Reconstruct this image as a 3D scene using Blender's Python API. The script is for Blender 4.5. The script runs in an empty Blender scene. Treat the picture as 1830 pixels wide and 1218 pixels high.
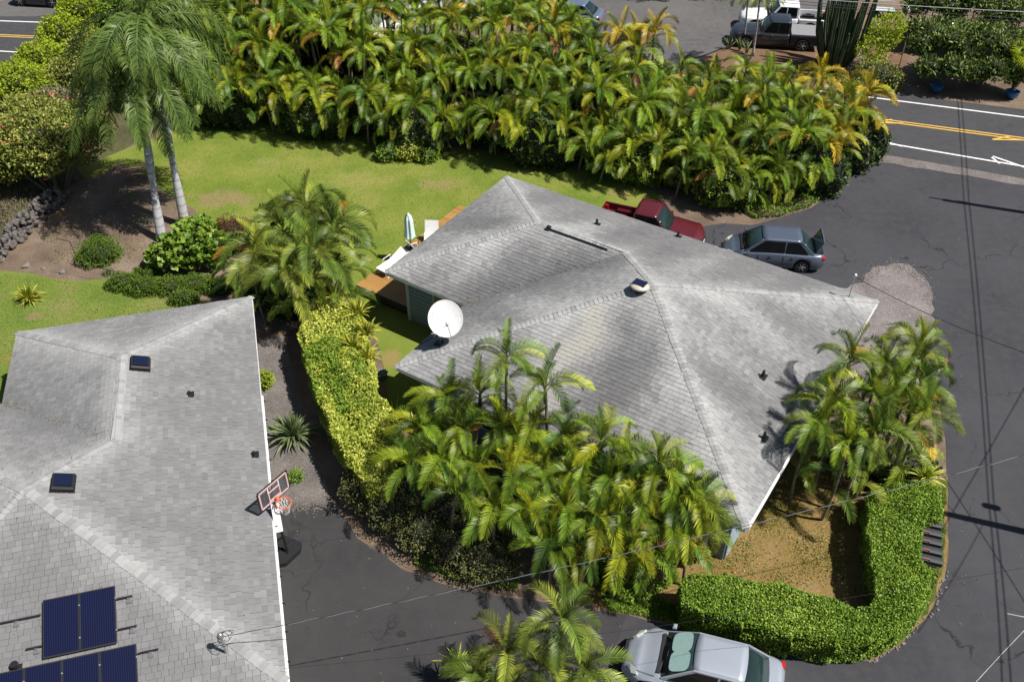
import bpy, bmesh, math, random
import numpy as np
from mathutils import Vector, Matrix
R = math.radians
rng = random.Random(7); nr = np.random.default_rng(7)
S = bpy.context.scene; C = S.collection

# ------------------------------------------------------------------ camera
CAM_H = 25.0; F = 1699.0; PITCH = math.atan(1437 / 1699.0)
cd = bpy.data.cameras.new('camera'); cam = bpy.data.objects.new('camera', cd); C.objects.link(cam)
cam.location = (0, 0, CAM_H); cam.rotation_euler = (math.pi / 2 - PITCH, 0, 0)
cd.sensor_width = 36; cd.lens = 36 * F / 1830; cd.clip_end = 900; cd.clip_start = .1
S.camera = cam
# ------------------------------------------------------------------ light
SUN_AZ = -18.0; SUN_EL = 57.0          # direction towards the sun, degrees counter-clockwise from +X
w = bpy.data.worlds.new('World'); S.world = w; w.use_nodes = True
wn = w.node_tree; sky = wn.nodes.new('ShaderNodeTexSky'); sky.sky_type = 'NISHITA'; sky.sun_disc = False
sky.sun_elevation = R(SUN_EL); sky.sun_rotation = R(90 - SUN_AZ)
bg = wn.nodes['Background']; wn.links.new(sky.outputs[0], bg.inputs[0]); bg.inputs[1].default_value = .05
sl = bpy.data.lights.new('sun', 'SUN'); sl.energy = 5.0; sl.angle = R(.5); sl.color = (1, .95, .87)
so = bpy.data.objects.new('sun', sl); C.objects.link(so)
sd = Vector((math.cos(R(SUN_AZ)) * math.cos(R(SUN_EL)), math.sin(R(SUN_AZ)) * math.cos(R(SUN_EL)), math.sin(R(SUN_EL))))
so.rotation_euler = sd.to_track_quat('Z', 'Y').to_euler(); so.location = (30, -20, 60)
S.cycles.diffuse_bounces = 2; S.cycles.max_bounces = 8
S.view_settings.view_transform = 'Standard'; S.view_settings.look = 'None'
S.view_settings.exposure = 0.5; S.view_settings.gamma = 1; S.view_settings.use_curve_mapping = False

# ------------------------------------------------------------------ survey: where a sighted point lies at height z
sp, cp = math.sin(PITCH), math.cos(PITCH)
def G(px, py, z=0.0):
    u = (px - 915) / F; v = (609 - py) / F
    t = (z - CAM_H) / (-sp + v * cp)
    return Vector((u * t, (cp + v * sp) * t, z))
def G2(px, py, z=0.0):
    p = G(px, py, z); return (p.x, p.y)

# ------------------------------------------------------------------ node helpers
class NT:
    def __init__(s, name):
        s.m = bpy.data.materials.new(name); s.m.use_nodes = True; s.t = s.m.node_tree
        s.b = s.t.nodes['Principled BSDF']; s.out = s.t.nodes['Material Output']
    def n(s, typ, **kw):
        nd = s.t.nodes.new('ShaderNode' + typ)
        for k, v in kw.items():
            if k in ('operation', 'blend_type', 'data_type', 'feature', 'attribute_name', 'distance', 'noise_dimensions', 'musgrave_type', 'interpolation_type'): setattr(nd, k, v)
        return nd
    def put(s, sock, v):
        if isinstance(v, bpy.types.NodeSocket): s.t.links.new(v, sock)
        elif isinstance(v, (tuple, list)) and len(v) == 3 and sock.type == 'RGBA': sock.default_value = (*v, 1)
        else: sock.default_value = v
    def pos(s): return s.n('NewGeometry').outputs['Position']
    def obj(s): return s.n('TexCoord').outputs['Object']
    def noise(s, vec, scale, detail=4, rough=.55, dist=0):
        nd = s.n('TexNoise'); s.put(nd.inputs['Vector'], vec); nd.inputs['Scale'].default_value = scale
        nd.inputs['Detail'].default_value = detail; nd.inputs['Roughness'].default_value = rough; nd.inputs['Distortion'].default_value = dist
        return nd.outputs['Fac']
    def ramp(s, fac, stops):
        nd = s.n('ValToRGB'); s.put(nd.inputs[0], fac); e = nd.color_ramp.elements
        while len(e) < len(stops): e.new(.5)
        for i, (p, c) in enumerate(stops):
            e[i].position = p; e[i].color = (*c, 1) if isinstance(c, (tuple, list)) else (c, c, c, 1)
        return nd.outputs[0]
    def mix(s, f, a, b, mode='MIX'):
        nd = s.n('MixRGB', blend_type=mode); s.put(nd.inputs[0], f); s.put(nd.inputs[1], a); s.put(nd.inputs[2], b); return nd.outputs[0]
    def math(s, op, a, b=0.0):
        nd = s.n('Math', operation=op); s.put(nd.inputs[0], a); s.put(nd.inputs[1], b); return nd.outputs[0]
    def attr(s, name):
        nd = s.n('Attribute', attribute_name=name); return nd.outputs['Fac']
    def scl(s, vec, k):
        nd = s.n('Mapping'); s.put(nd.inputs[0], vec); nd.inputs['Scale'].default_value = k; return nd.outputs[0]
    def col(s, v): s.put(s.b.inputs['Base Color'], v)
    def rough(s, v): s.put(s.b.inputs['Roughness'], v)
    def bump(s, h, strength=.3, dist=.02):
        nd = s.n('Bump'); nd.inputs['Strength'].default_value = strength; nd.inputs['Distance'].default_value = dist
        s.put(nd.inputs['Height'], h); s.t.links.new(nd.outputs[0], s.b.inputs['Normal'])

def plain(name, c, rough=.6, metal=0, coat=0, grain=.08, gs=9, spec=.5):
    k = NT(name); v = k.noise(k.obj(), gs, 5)
    k.col(k.mix(v, tuple(x * (1 - grain * 2) for x in c), tuple(min(1, x * (1 + grain * 2)) for x in c)))
    k.rough(rough); k.b.inputs['Metallic'].default_value = metal; k.b.inputs['Coat Weight'].default_value = coat
    k.b.inputs['Specular IOR Level'].default_value = spec
    return k.m
def leafmat(name, lo, hi, edge=None, rough=.5, trans=.25, objcol=False, flower=None):
    k = NT(name); t = k.attr('tint')
    n = k.noise(k.pos(), 1.3, 3)
    t2 = k.math('ADD', k.math('MULTIPLY', t, .75), k.math('MULTIPLY', n, .3))
    st = [(0.05, lo), (.95, hi)]
    if edge: st = [(0.0, lo), (.55, hi), (.9, edge)]
    c = k.ramp(t2, st)
    if objcol:
        oi = k.n('ObjectInfo'); c = k.mix(1.0, c, oi.outputs['Color'], 'MULTIPLY')
    k.col(c); k.rough(rough); k.b.inputs['Specular IOR Level'].default_value = .22
    if trans:
        tr = k.n('BsdfTranslucent'); k.put(tr.inputs[0], k.mix(1.0, c, (1.3, 1.25, .5), 'MULTIPLY'))
        mx = k.n('MixShader'); mx.inputs[0].default_value = trans
        k.t.links.new(k.b.outputs[0], mx.inputs[1]); k.t.links.new(tr.outputs[0], mx.inputs[2]); k.t.links.new(mx.outputs[0], k.out.inputs[0])
    return k.m

M = {}
def asphalt(name, c1, c2, seal=1.0, patch=(.075, .07, .062)):
    k = NT(name); p = k.pos()
    big = k.noise(p, .22, 5, .6); fine = k.noise(p, 38, 3, .7); mid = k.noise(p, 2.6, 6, .65)
    c = k.mix(k.ramp(big, [(.35, 0), (.7, 1)]), c1, c2)
    c = k.mix(k.ramp(mid, [(.42, 0), (.75, .75)]), c, patch)
    c = k.mix(k.ramp(fine, [(.3, .5), (.75, 0)]), c, tuple(x * .55 for x in c1))
    # wandering cracks
    d = k.n('VectorMath', operation='ADD'); nn = k.n('TexNoise'); k.put(nn.inputs['Vector'], p); nn.inputs['Scale'].default_value = .9; nn.inputs['Detail'].default_value = 5
    sc = k.n('VectorMath', operation='SCALE'); k.put(sc.inputs[0], nn.outputs['Color']); sc.inputs['Scale'].default_value = 2.2
    k.put(d.inputs[0], p); k.put(d.inputs[1], sc.outputs[0])
    v = k.n('TexVoronoi', feature='DISTANCE_TO_EDGE'); k.put(v.inputs['Vector'], d.outputs[0]); v.inputs['Scale'].default_value = .33
    crack = k.ramp(v.outputs['Distance'], [(.0, 1), (.008, .8), (.016, 0)])
    mask = k.ramp(k.noise(p, .35, 3), [(.48, 0), (.66, seal * .75)])
    ck = k.math('MULTIPLY', crack, mask)
    c = k.mix(ck, c, (.012, .012, .013)); k.col(c)
    k.rough(.92); k.b.inputs['Specular IOR Level'].default_value = .25
    k.bump(k.math('SUBTRACT', fine, ck), .25, .01)
    return k.m
M['asphalt'] = asphalt('asphalt_side', (.042, .043, .053), (.066, .068, .080))
M['asphalt_drive'] = asphalt('asphalt_driveway', (.036, .036, .040), (.060, .058, .060), patch=(.06, .055, .05))
M['asphalt_road'] = asphalt('asphalt_highway', (.05, .05, .056), (.068, .068, .074), .5, (.085, .085, .088))
M['asphalt_lot'] = asphalt('asphalt_parking', (.09, .088, .09), (.14, .135, .135), .4, (.16, .155, .15))
def ground(name, stops, sc=.5, patchy=None, grass=.5, bump=.5, fs=14):
    k = NT(name); p = k.pos(); a = k.noise(p, sc, 6, .6); f = k.noise(p, fs, 6, .75); g = k.noise(p, fs * 5, 3, .8)
    t = k.math('ADD', k.math('MULTIPLY', a, .72), k.math('MULTIPLY', f, .28))
    c = k.ramp(t, stops)
    c = k.mix(k.ramp(g, [(.35, grass), (.6, 0)]), c, tuple(x * .42 for x in stops[0][1]))
    c = k.mix(k.ramp(f, [(.55, 0), (.8, grass * .8)]), c, tuple(min(1, x * 1.35) for x in stops[-1][1]))
    if patchy:
        for (x, y, r, ry, pc) in patchy:
            s_ = k.n('Mapping'); k.put(s_.inputs[0], p); s_.inputs['Location'].default_value = (-x / r, -y / ry, 0); s_.inputs['Scale'].default_value = (1 / r, 1 / ry, 0)
            ln = k.n('VectorMath', operation='LENGTH'); k.put(ln.inputs[0], s_.outputs[0])
            d = k.math('ADD', ln.outputs['Value'], k.math('MULTIPLY', k.noise(p, 1.1, 6, .7), 1.1))
            c = k.mix(k.ramp(d, [(.75, .85), (1.55, 0)]), c, pc)
    k.col(c); k.rough(.95); k.b.inputs['Specular IOR Level'].default_value = .15
    k.bump(k.math('ADD', f, g), bump, .05); return k.m
DRY = (.24, .19, .08); TAN = (.21, .155, .075)
pts = [(400, 355, 4.2, 2.0, (.23, .175, .085)), (250, 300, 1.6, 1.5, (.21, .17, .09)), (640, 320, 5.0, 2.4, (.22, .22, .06)), (780, 330, 3.4, 1.8, (.22, .19, .07)), (480, 290, 2.4, 1.4, (.2, .21, .06)), (700, 640, .9, 1.6, (.24, .18, .07)), (1110, 345, 1.6, .9, (.22, .17, .07)), (660, 360, 1.5, 2.0, (.20, .21, .05))]
M['lawn'] = ground('lawn_grass', [(.32, (.095, .15, .022)), (.48, (.155, .20, .032)), (.66, (.24, .235, .06))], .4, [(*G2(x, y), a, b, c) for x, y, a, b, c in pts], .25, .4, 11)
M['lawn_left'] = ground('left_lawn_grass', [(.34, (.085, .15, .025)), (.5, (.15, .19, .04)), (.62, (.22, .20, .08))], .35, [(*G2(60, 565), 1.2, .8, (.22, .16, .09)), (*G2(30, 640), 2, 1, (.2, .17, .05))], .25, .4, 11)
M['dry_lawn'] = ground('dry_front_grass', [(.34, (.14, .145, .03)), (.44, (.26, .185, .055)), (.54, (.36, .235, .095)), (.7, (.42, .32, .17))], .55, None, .6, 1.0, 9)
M['dirt'] = ground('brown_soil', [(.35, (.13, .093, .068)), (.52, (.23, .17, .125)), (.68, (.33, .26, .21))], .5, [(*G2(95, 385), 1.8, 1.2, (.30, .19, .10)), (*G2(240, 300), 2.0, .8, (.28, .18, .11))], .5, .8, 10)
M['red_dirt'] = ground('red_soil', [(.35, (.14, .085, .05)), (.6, (.2, .125, .08)), (.75, (.24, .165, .11))], .5, None, .2, .6, 6)
M['gravel'] = ground('crushed_gravel', [(.35, (.26, .23, .225)), (.52, (.40, .36, .355)), (.68, (.54, .49, .48))], .8, None, .9, 1.4, 9)
M['gravel2'] = ground('path_gravel', [(.35, (.20, .18, .175)), (.52, (.32, .285, .27)), (.68, (.44, .40, .38))], .8, None, .9, 1.4, 9)
M['verge'] = ground('verge_grass', [(.38, (.06, .105, .018)), (.52, (.13, .17, .03)), (.66, (.24, .20, .09))], .9, None, .7, 1.0, 9)
M['scrub'] = ground('scrub_ground', [(.35, (.07, .08, .035)), (.52, (.14, .13, .065)), (.7, (.23, .19, .13))], .45, None, .5, 1.0, 8)
M['concrete'] = plain('pale_concrete', (.50, .50, .51), .85, grain=.1, gs=2)
M['kerbstone'] = plain('kerb_concrete', (.20, .195, .185), .9, grain=.2, gs=3)
M['faint_line'] = plain('worn_road_paint', (.30, .30, .30), .7, grain=.3, gs=5)
M['white_line'] = plain('white_road_paint', (.72, .72, .72), .6, grain=.12, gs=7)
M['yellow_line'] = plain('yellow_road_paint', (.62, .38, .07), .6, grain=.12, gs=7)
def roofmat():
    k = NT('grey_asphalt_shingle'); p = k.pos(); t = k.attr('tint')
    g = k.noise(p, 60, 3, .8); m_ = k.noise(p, 1.2, 5, .65)
    v = k.math('ADD', t, k.math('MULTIPLY', k.math('SUBTRACT', g, .5), .28)); v = k.math('ADD', v, k.math('MULTIPLY', k.math('SUBTRACT', m_, .5), .28))
    k.col(k.mix(k.attr('warm'), k.ramp(v, [(0, (.06, .06, .064)), (.5, (.168, .169, .173)), (1, (.40, .405, .405))]), (.335, .322, .295)))
    k.rough(.93); k.b.inputs['Specular IOR Level'].default_value = .2; k.bump(g, .4, .01); return k.m
M['shingle'] = roofmat()
M['under'] = plain('dark_roofing_felt', (.07, .07, .072), .95)
M['white'] = plain('white_painted_wood', (.74, .74, .74), .5, grain=.04)
M['wall'] = plain('blue_grey_siding', (.20, .26, .29), .75, grain=.06)
M['trimgrey'] = plain('pale_grey_trim', (.42, .48, .50), .6, grain=.04)
M['glassdark'] = plain('window_glass', (.02, .03, .035), .06, grain=0, spec=.6)
M['black'] = plain('black_plastic', (.018, .018, .02), .45)
M['blackmetal'] = plain('black_metal', (.025, .025, .027), .4, .3)
M['metal'] = plain('galvanised_metal', (.45, .46, .48), .4, .8)
def wood(name, a, b):
    k = NT(name); p = k.obj(); n = k.noise(k.scl(p, (3, 30, 30)), 1.5, 5, .7); t = k.attr('tint')
    k.col(k.mix(k.math('ADD', k.math('MULTIPLY', n, .6), k.math('MULTIPLY', t, .4)), a, b)); k.rough(.6); k.bump(n, .2, .005); return k.m
M['deck'] = wood('orange_stained_wood', (.22, .105, .03), (.42, .24, .07))
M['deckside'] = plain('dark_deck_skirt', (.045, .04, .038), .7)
def barkmat(name, a, b, ring=0):
    k = NT(name); p = k.obj(); n = k.noise(p, 7, 6, .7)
    c = k.mix(n, a, b)
    if ring:
        wv = k.n('TexWave'); k.put(wv.inputs['Vector'], k.scl(p, (.2, .2, 1))); wv.inputs['Scale'].default_value = ring; wv.inputs['Distortion'].default_value = 1.5
        wv.bands_direction = 'Z'; c = k.mix(k.ramp(wv.outputs['Fac'], [(0, .5), (.25, 0)]), c, tuple(x * .5 for x in a))
    k.col(c); k.rough(.85); k.bump(n, .5, .02); return k.m
M['royal'] = barkmat('grey_palm_bark', (.27, .275, .29), (.50, .50, .51), .8)
M['stem'] = barkmat('ringed_green_stem', (.15, .14, .07), (.30, .27, .17), 3)
M['bark'] = barkmat('brown_bark', (.09, .07, .055), (.19, .155, .125))
M['crownshaft'] = plain('green_crownshaft', (.14, .20, .06), .5)
M['cactus'] = plain('cactus_skin', (.035, .06, .025), .6, grain=.25, gs=3)
M['frond'] = leafmat('palm_frond', (.32, .42, .4), (1.75, 1.5, 1.3), None, .42, .07, True)
M['royalfrond'] = leafmat('royal_palm_frond', (.022, .05, .014), (.16, .24, .045), None, .42, .06)
M['hedge'] = leafmat('clipped_hedge_leaf', (.025, .065, .008), (.17, .29, .028), (.40, .50, .09), .45, .2)
M['varieg'] = leafmat('variegated_leaf', (.07, .15, .018), (.38, .44, .05), (.74, .70, .22), .5, .25)
M['lime'] = leafmat('lime_leaf', (.09, .17, .02), (.27, .38, .045), None, .5, .25)
M['gold'] = leafmat('golden_spiky_leaf', (.16, .20, .02), (.52, .50, .07), None, .45, .25)
M['plumeria'] = leafmat('plumeria_leaf', (.016, .035, .01), (.095, .15, .028), (.28, .34, .11), .45, .12)
M['olive'] = leafmat('olive_shrub_leaf', (.022, .035, .012), (.10, .115, .035), (.26, .24, .10), .55, .15)
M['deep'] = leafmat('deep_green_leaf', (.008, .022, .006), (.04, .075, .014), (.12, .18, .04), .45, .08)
M['bright'] = leafmat('bright_green_leaf', (.04, .10, .012), (.15, .25, .03), (.28, .38, .06), .4, .2)
M['yellowgreen'] = leafmat('yellow_green_leaf', (.08, .13, .012), (.26, .34, .02), (.42, .50, .04), .5, .25)
M['mottled'] = leafmat('mottled_tree_leaf', (.03, .055, .012), (.19, .23, .04), (.46, .43, .12), .5, .2)
M['russet'] = leafmat('russet_leaf', (.07, .03, .015), (.19, .085, .04), None, .6, .15)
M['scrubleaf'] = leafmat('dry_scrub_twigs', (.08, .075, .04), (.24, .21, .13), None, .8, .1)
M['carpet'] = leafmat('low_shrub_leaf', (.03, .07, .008), (.14, .22, .022), None, .5, .15)
M['spiky'] = leafmat('strap_leaf', (.05, .08, .03), (.20, .25, .11), None, .4, .15)
M['pink'] = plain('pink_petals', (.62, .12, .16), .6, grain=.2)
M['whitepetal'] = plain('white_petals', (.8, .78, .72), .6, grain=.05)
M['rock'] = barkmat('lava_rock', (.055, .05, .047), (.17, .15, .14))
M['rock2'] = barkmat('rounded_rock', (.09, .08, .075), (.24, .21, .19))
M['core'] = plain('painted_inner_shade', (.018, .022, .01), .9)  # near-black filling colour, painted as the shade inside foliage

# ------------------------------------------------------------------ mesh helpers
def mesh(name, V, Fs, mat=None, parent=None, smooth=False, tint=None, loc=None):
    me = bpy.data.meshes.new(name)
    V = np.asarray(V, dtype=np.float32)
    if isinstance(Fs, np.ndarray):
        n, k = Fs.shape
        me.vertices.add(len(V)); me.vertices.foreach_set('co', V.ravel())
        me.loops.add(n * k); me.loops.foreach_set('vertex_index', Fs.astype(np.int32).ravel())
        me.polygons.add(n); me.polygons.foreach_set('loop_start', np.arange(0, n * k, k, dtype=np.int32))
        me.polygons.foreach_set('loop_total', np.full(n, k, dtype=np.int32)); me.update(calc_edges=True)
    else:
        me.from_pydata([tuple(map(float, v)) for v in V], [], Fs); me.update()
    if tint is not None:
        a = me.attributes.new('tint', 'FLOAT', 'POINT'); a.data.foreach_set('value', np.asarray(tint, dtype=np.float32))
    if smooth: me.polygons.foreach_set('use_smooth', [True] * len(me.polygons))
    if mat is not None: me.materials.append(M[mat] if isinstance(mat, str) else mat)
    return me
def link(name, me, parent=None, loc=(0, 0, 0), rot=(0, 0, 0), scale=(1, 1, 1)):
    o = bpy.data.objects.new(name, me); C.objects.link(o); o.location = loc; o.rotation_euler = rot; o.scale = scale
    if parent is not None: o.parent = parent
    return o
def obj(name, V, Fs, mat, parent=None, smooth=False, tint=None, **kw):
    return link(name, mesh(name, V, Fs, mat, None, smooth, tint), parent, **kw)
def tag(o, label=None, cat=None, group=None, kind=None):
    if label: o['label'] = label
    if cat: o['category'] = cat
    if group: o['group'] = group
    if kind: o['kind'] = kind
    return o
def thing(name, label, cat, loc=(0, 0, 0), rz=0, group=None):
    o = bpy.data.objects.new(name, None); C.objects.link(o); o.location = loc; o.rotation_euler = (0, 0, rz); o.empty_display_size = .2
    return tag(o, label, cat, group)
class MB:
    def __init__(s): s.V = []; s.F = []
    def add(s, V, Fs):
        n = len(s.V); s.V += [tuple(v) for v in V]; s.F += [[i + n for i in f] for f in Fs]; return s
    def box(s, c, d, rz=0, bev=0):
        x, y, z = (k / 2 for k in d); cs, sn = math.cos(rz), math.sin(rz)
        if bev:
            b = bev; L = []
            for zz, ins in ((-z, b), (-z + b, 0), (z - b, 0), (z, b)):
                for sx, sy in ((-1, -1), (1, -1), (1, 1), (-1, 1)): L.append((sx * (x - ins), sy * (y - ins), zz))
            Fs = [[3, 2, 1, 0], [12, 13, 14, 15]] + [[a * 4 + i, a * 4 + (i + 1) % 4, (a + 1) * 4 + (i + 1) % 4, (a + 1) * 4 + i] for a in range(3) for i in range(4)]
        else:
            L = [(sx * x, sy * y, sz * z) for sz in (-1, 1) for sx, sy in ((-1, -1), (1, -1), (1, 1), (-1, 1))]
            Fs = [[3, 2, 1, 0], [4, 5, 6, 7]] + [[i, (i + 1) % 4, 4 + (i + 1) % 4, 4 + i] for i in range(4)]
        return s.add([(c[0] + a * cs - b_ * sn, c[1] + a * sn + b_ * cs, c[2] + q) for a, b_, q in L], Fs)
    def tube(s, pts, rad, n=8, cap=True):
        pts = [Vector(p) for p in pts]; rad = rad if isinstance(rad, (list, tuple)) else [rad] * len(pts)
        L = []; Fs = []; up = None
        for i, p in enumerate(pts):
            d = (pts[min(i + 1, len(pts) - 1)] - pts[max(i - 1, 0)]).normalized()
            if up is None: up = Vector((0, 0, 1)) if abs(d.z) < .9 else Vector((1, 0, 0))
            a = d.cross(up).normalized(); b = a.cross(d).normalized(); up = b
            for k in range(n):
                t = 2 * math.pi * k / n; L.append(p + a * math.cos(t) * rad[i] + b * math.sin(t) * rad[i])
        for i in range(len(pts) - 1):
            for k in range(n): Fs.append([i * n + k, i * n + (k + 1) % n, (i + 1) * n + (k + 1) % n, (i + 1) * n + k])
        if cap: Fs += [list(range(n))[::-1], [(len(pts) - 1) * n + k for k in range(n)]]
        return s.add(L, Fs)
    def lathe(s, prof, c=(0, 0, 0), n=24, axis='z'):
        L = []; Fs = []
        for r, z in prof:
            for k in range(n):
                t = 2 * math.pi * k / n; x, y, q = r * math.cos(t), r * math.sin(t), z
                if axis == 'y': x, y, q = x, q, y
                if axis == 'x': x, y, q = q, x, y
                L.append((c[0] + x, c[1] + y, c[2] + q))
        for i in range(len(prof) - 1):
            for k in range(n): Fs.append([i * n + k, i * n + (k + 1) % n, (i + 1) * n + (k + 1) % n, (i + 1) * n + k])
        Fs += [list(range(n))[::-1], [(len(prof) - 1) * n + k for k in range(n)]]
        return s.add(L, Fs)
    def prism(s, poly, z0, z1):
        n = len(poly); return s.add([(x, y, z0) for x, y in poly] + [(x, y, z1) for x, y in poly], [list(range(n))[::-1], list(range(n, 2 * n))] + [[i, (i + 1) % n, n + (i + 1) % n, n + i] for i in range(n)])
    def build(s, name, mat, parent=None, smooth=False, **kw): return obj(name, s.V, s.F, mat, parent, smooth, **kw)

def sheet(name, px, z, mat, jag=.12, sub=.9, world=False):
    """flat ground area from its outline, with a slightly ragged border"""
    P_ = [Vector((*(p if world else G2(*p)), 0)) for p in px]; out = []
    r = random.Random(name)
    for i, a in enumerate(P_):
        b = P_[(i + 1) % len(P_)]; n = max(1, min(60, int((b - a).length / sub)))
        for k in range(n):
            q = a.lerp(b, k / n); out.append((q.x + r.uniform(-jag, jag), q.y + r.uniform(-jag, jag), z))
    bm = bmesh.new(); f = bm.faces.new([bm.verts.new(v) for v in out]); bmesh.ops.triangulate(bm, faces=[f])
    me = bpy.data.meshes.new(name); bm.normal_update()
    for f in bm.faces:
        if f.normal.z < 0: f.normal_flip()
    bm.to_mesh(me); bm.free(); me.materials.append(M[mat]); o = link(name, me); return tag(o, kind='structure')
def strip(mb, pts, wd, z):
    P_ = [Vector((p[0], p[1], 0)) for p in pts]; L = []
    for i, p in enumerate(P_):
        d = (P_[min(i + 1, len(P_) - 1)] - P_[max(i - 1, 0)]).normalized(); n = Vector((-d.y, d.x, 0)) * wd / 2
        L += [(p.x + n.x, p.y + n.y, z), (p.x - n.x, p.y - n.y, z)]
    return mb.add(L, [[2 * i, 2 * i + 1, 2 * i + 3, 2 * i + 2] for i in range(len(P_) - 1)])

# ------------------------------------------------------------------ leaves
def leaves(name, Cn, Dn, ln, wd, mat, parent=None, tint=None, fold=.25, kind=None):
    """Cn centres, Dn directions; each leaf a folded two-triangle blade"""
    n = len(Cn); Dn = Dn / (np.linalg.norm(Dn, axis=1, keepdims=True) + 1e-9)
    rv = nr.normal(size=(n, 3)); rv = rv * .55 + np.array([.25, -.1, .9]); sd_ = np.cross(Dn, rv); sd_ /= (np.linalg.norm(sd_, axis=1, keepdims=True) + 1e-9)
    nm = np.cross(sd_, Dn); ln = np.broadcast_to(np.asarray(ln), (n,))[:, None] * nr.uniform(.7, 1.25, (n, 1)); wd = np.broadcast_to(np.asarray(wd), (n,))[:, None] * nr.uniform(.8, 1.2, (n, 1))
    b = Cn - Dn * ln * .5; t = Cn + Dn * ln * .5; l = Cn + sd_ * wd * .5 + nm * wd * fold; r = Cn - sd_ * wd * .5 + nm * wd * fold
    V = np.stack([b, r, t, l], 1).reshape(-1, 3); i = np.arange(n) * 4
    Fs = np.stack([np.stack([i, i + 1, i + 2], 1), np.stack([i, i + 2, i + 3], 1)], 1).reshape(-1, 3)
    if tint is None: tint = nr.uniform(0, 1, n)
    o = obj(name, V, Fs, mat, parent, tint=np.repeat(tint, 4))
    if kind: o['kind'] = kind
    return o
def blob_points(lobes, dens, thick=.35):
    """random points in the outer shell of a union of ellipsoids: (x,y,z,rx,ry,rz)"""
    P_ = []; N_ = []
    for k, (x, y, z, a, b, c) in enumerate(lobes):
        area = 4 * math.pi * ((a * b) ** 1.6 / 3 + (a * c) ** 1.6 / 3 + (b * c) ** 1.6 / 3) ** (1 / 1.6)
        n = int(area * dens); d = nr.normal(size=(n, 3)); d /= np.linalg.norm(d, axis=1, keepdims=True)
        bumpy = 1 + .13 * np.sin(d[:, 0] * 7 + k) * np.sin(d[:, 1] * 8 + 2 * k) + .1 * np.sin(d[:, 2] * 11 + d[:, 0] * 5)
        rr = (1 - thick * nr.random(n) ** 1.6) * bumpy
        p = d * rr[:, None] * np.array([a, b, c]) + np.array([x, y, z])
        keep = p[:, 2] > .02
        for j, (x2, y2, z2, a2, b2, c2) in enumerate(lobes):
            if j != k: keep &= (((p - [x2, y2, z2]) / np.array([a2, b2, c2])) ** 2).sum(1) > .55
        P_.append(p[keep]); N_.append((d / np.array([a, b, c]))[keep])
    P_ = np.concatenate(P_); N_ = np.concatenate(N_); N_ /= np.linalg.norm(N_, axis=1, keepdims=True)
    return P_, N_
def core_blob(lobes, k, parent, name='shade_core', mat='core'):  # solid lobes coloured dark to stand for shade behind the leaves
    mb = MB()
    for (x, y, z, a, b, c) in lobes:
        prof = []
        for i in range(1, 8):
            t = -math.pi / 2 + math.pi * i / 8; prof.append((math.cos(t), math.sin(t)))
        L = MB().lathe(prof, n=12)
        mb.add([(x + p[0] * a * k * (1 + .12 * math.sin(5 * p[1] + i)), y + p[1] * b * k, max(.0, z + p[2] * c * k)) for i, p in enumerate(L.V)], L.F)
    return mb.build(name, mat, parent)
def shrub(name, label, cat, px, lobes, mat, dens=220, leaf=.09, lw=.5, group=None, stems=True, world=None, core=.72, flowers=None, thick=.35, up=.3, spread=1.0):
    x0, y0 = world if world else G2(*px)
    t = thing(name, label, cat, (x0, y0, 0), 0, group)
    P_, N_ = blob_points(lobes, dens, thick)
    D = N_ * .6 * spread + nr.normal(size=P_.shape) * .7 + np.array([0, 0, up])
    tint = np.clip(nr.uniform(0, 1, len(P_)) * .75 + .25 * (np.sin(P_[:, 0] * 2.1) * np.sin(P_[:, 1] * 2.7) * .5 + .5), 0, 1)
    leaves('foliage', P_, D, leaf, leaf * lw, mat, t, tint)
    if core: core_blob(lobes, core, t)
    if stems:
        mb = MB()
        for (x, y, z, a, b, c) in lobes[:6]:
            mb.tube([(x * .2, y * .2, 0), (x * .6 + .05, y * .6, z * .5), (x, y, z)], [.05, .04, .02], 6)
        mb.build('stem', 'bark', t)
    if flowers:
        fm, fn, fs = flowers; ix = nr.choice(len(P_), fn, replace=False); ctr = P_[ix] + N_[ix] * .12
        cc = np.repeat(ctr, 5, 0) + nr.normal(size=(fn * 5, 3)) * fs * .5
        leaves('flower', cc, np.repeat(N_[ix], 5, 0) + nr.normal(size=cc.shape) * .6, fs, fs * .8, fm, t, kind='stuff')
    return t
def in_poly(P_, poly):
    x, y = P_[:, 0], P_[:, 1]; ins = np.zeros(len(P_), bool); n = len(poly)
    for i in range(n):
        x1, y1 = poly[i]; x2, y2 = poly[(i + 1) % n]
        c = ((y1 > y) != (y2 > y)) & (x < (x2 - x1) * (y - y1) / (y2 - y1 + 1e-12) + x1); ins ^= c
    return ins
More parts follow.
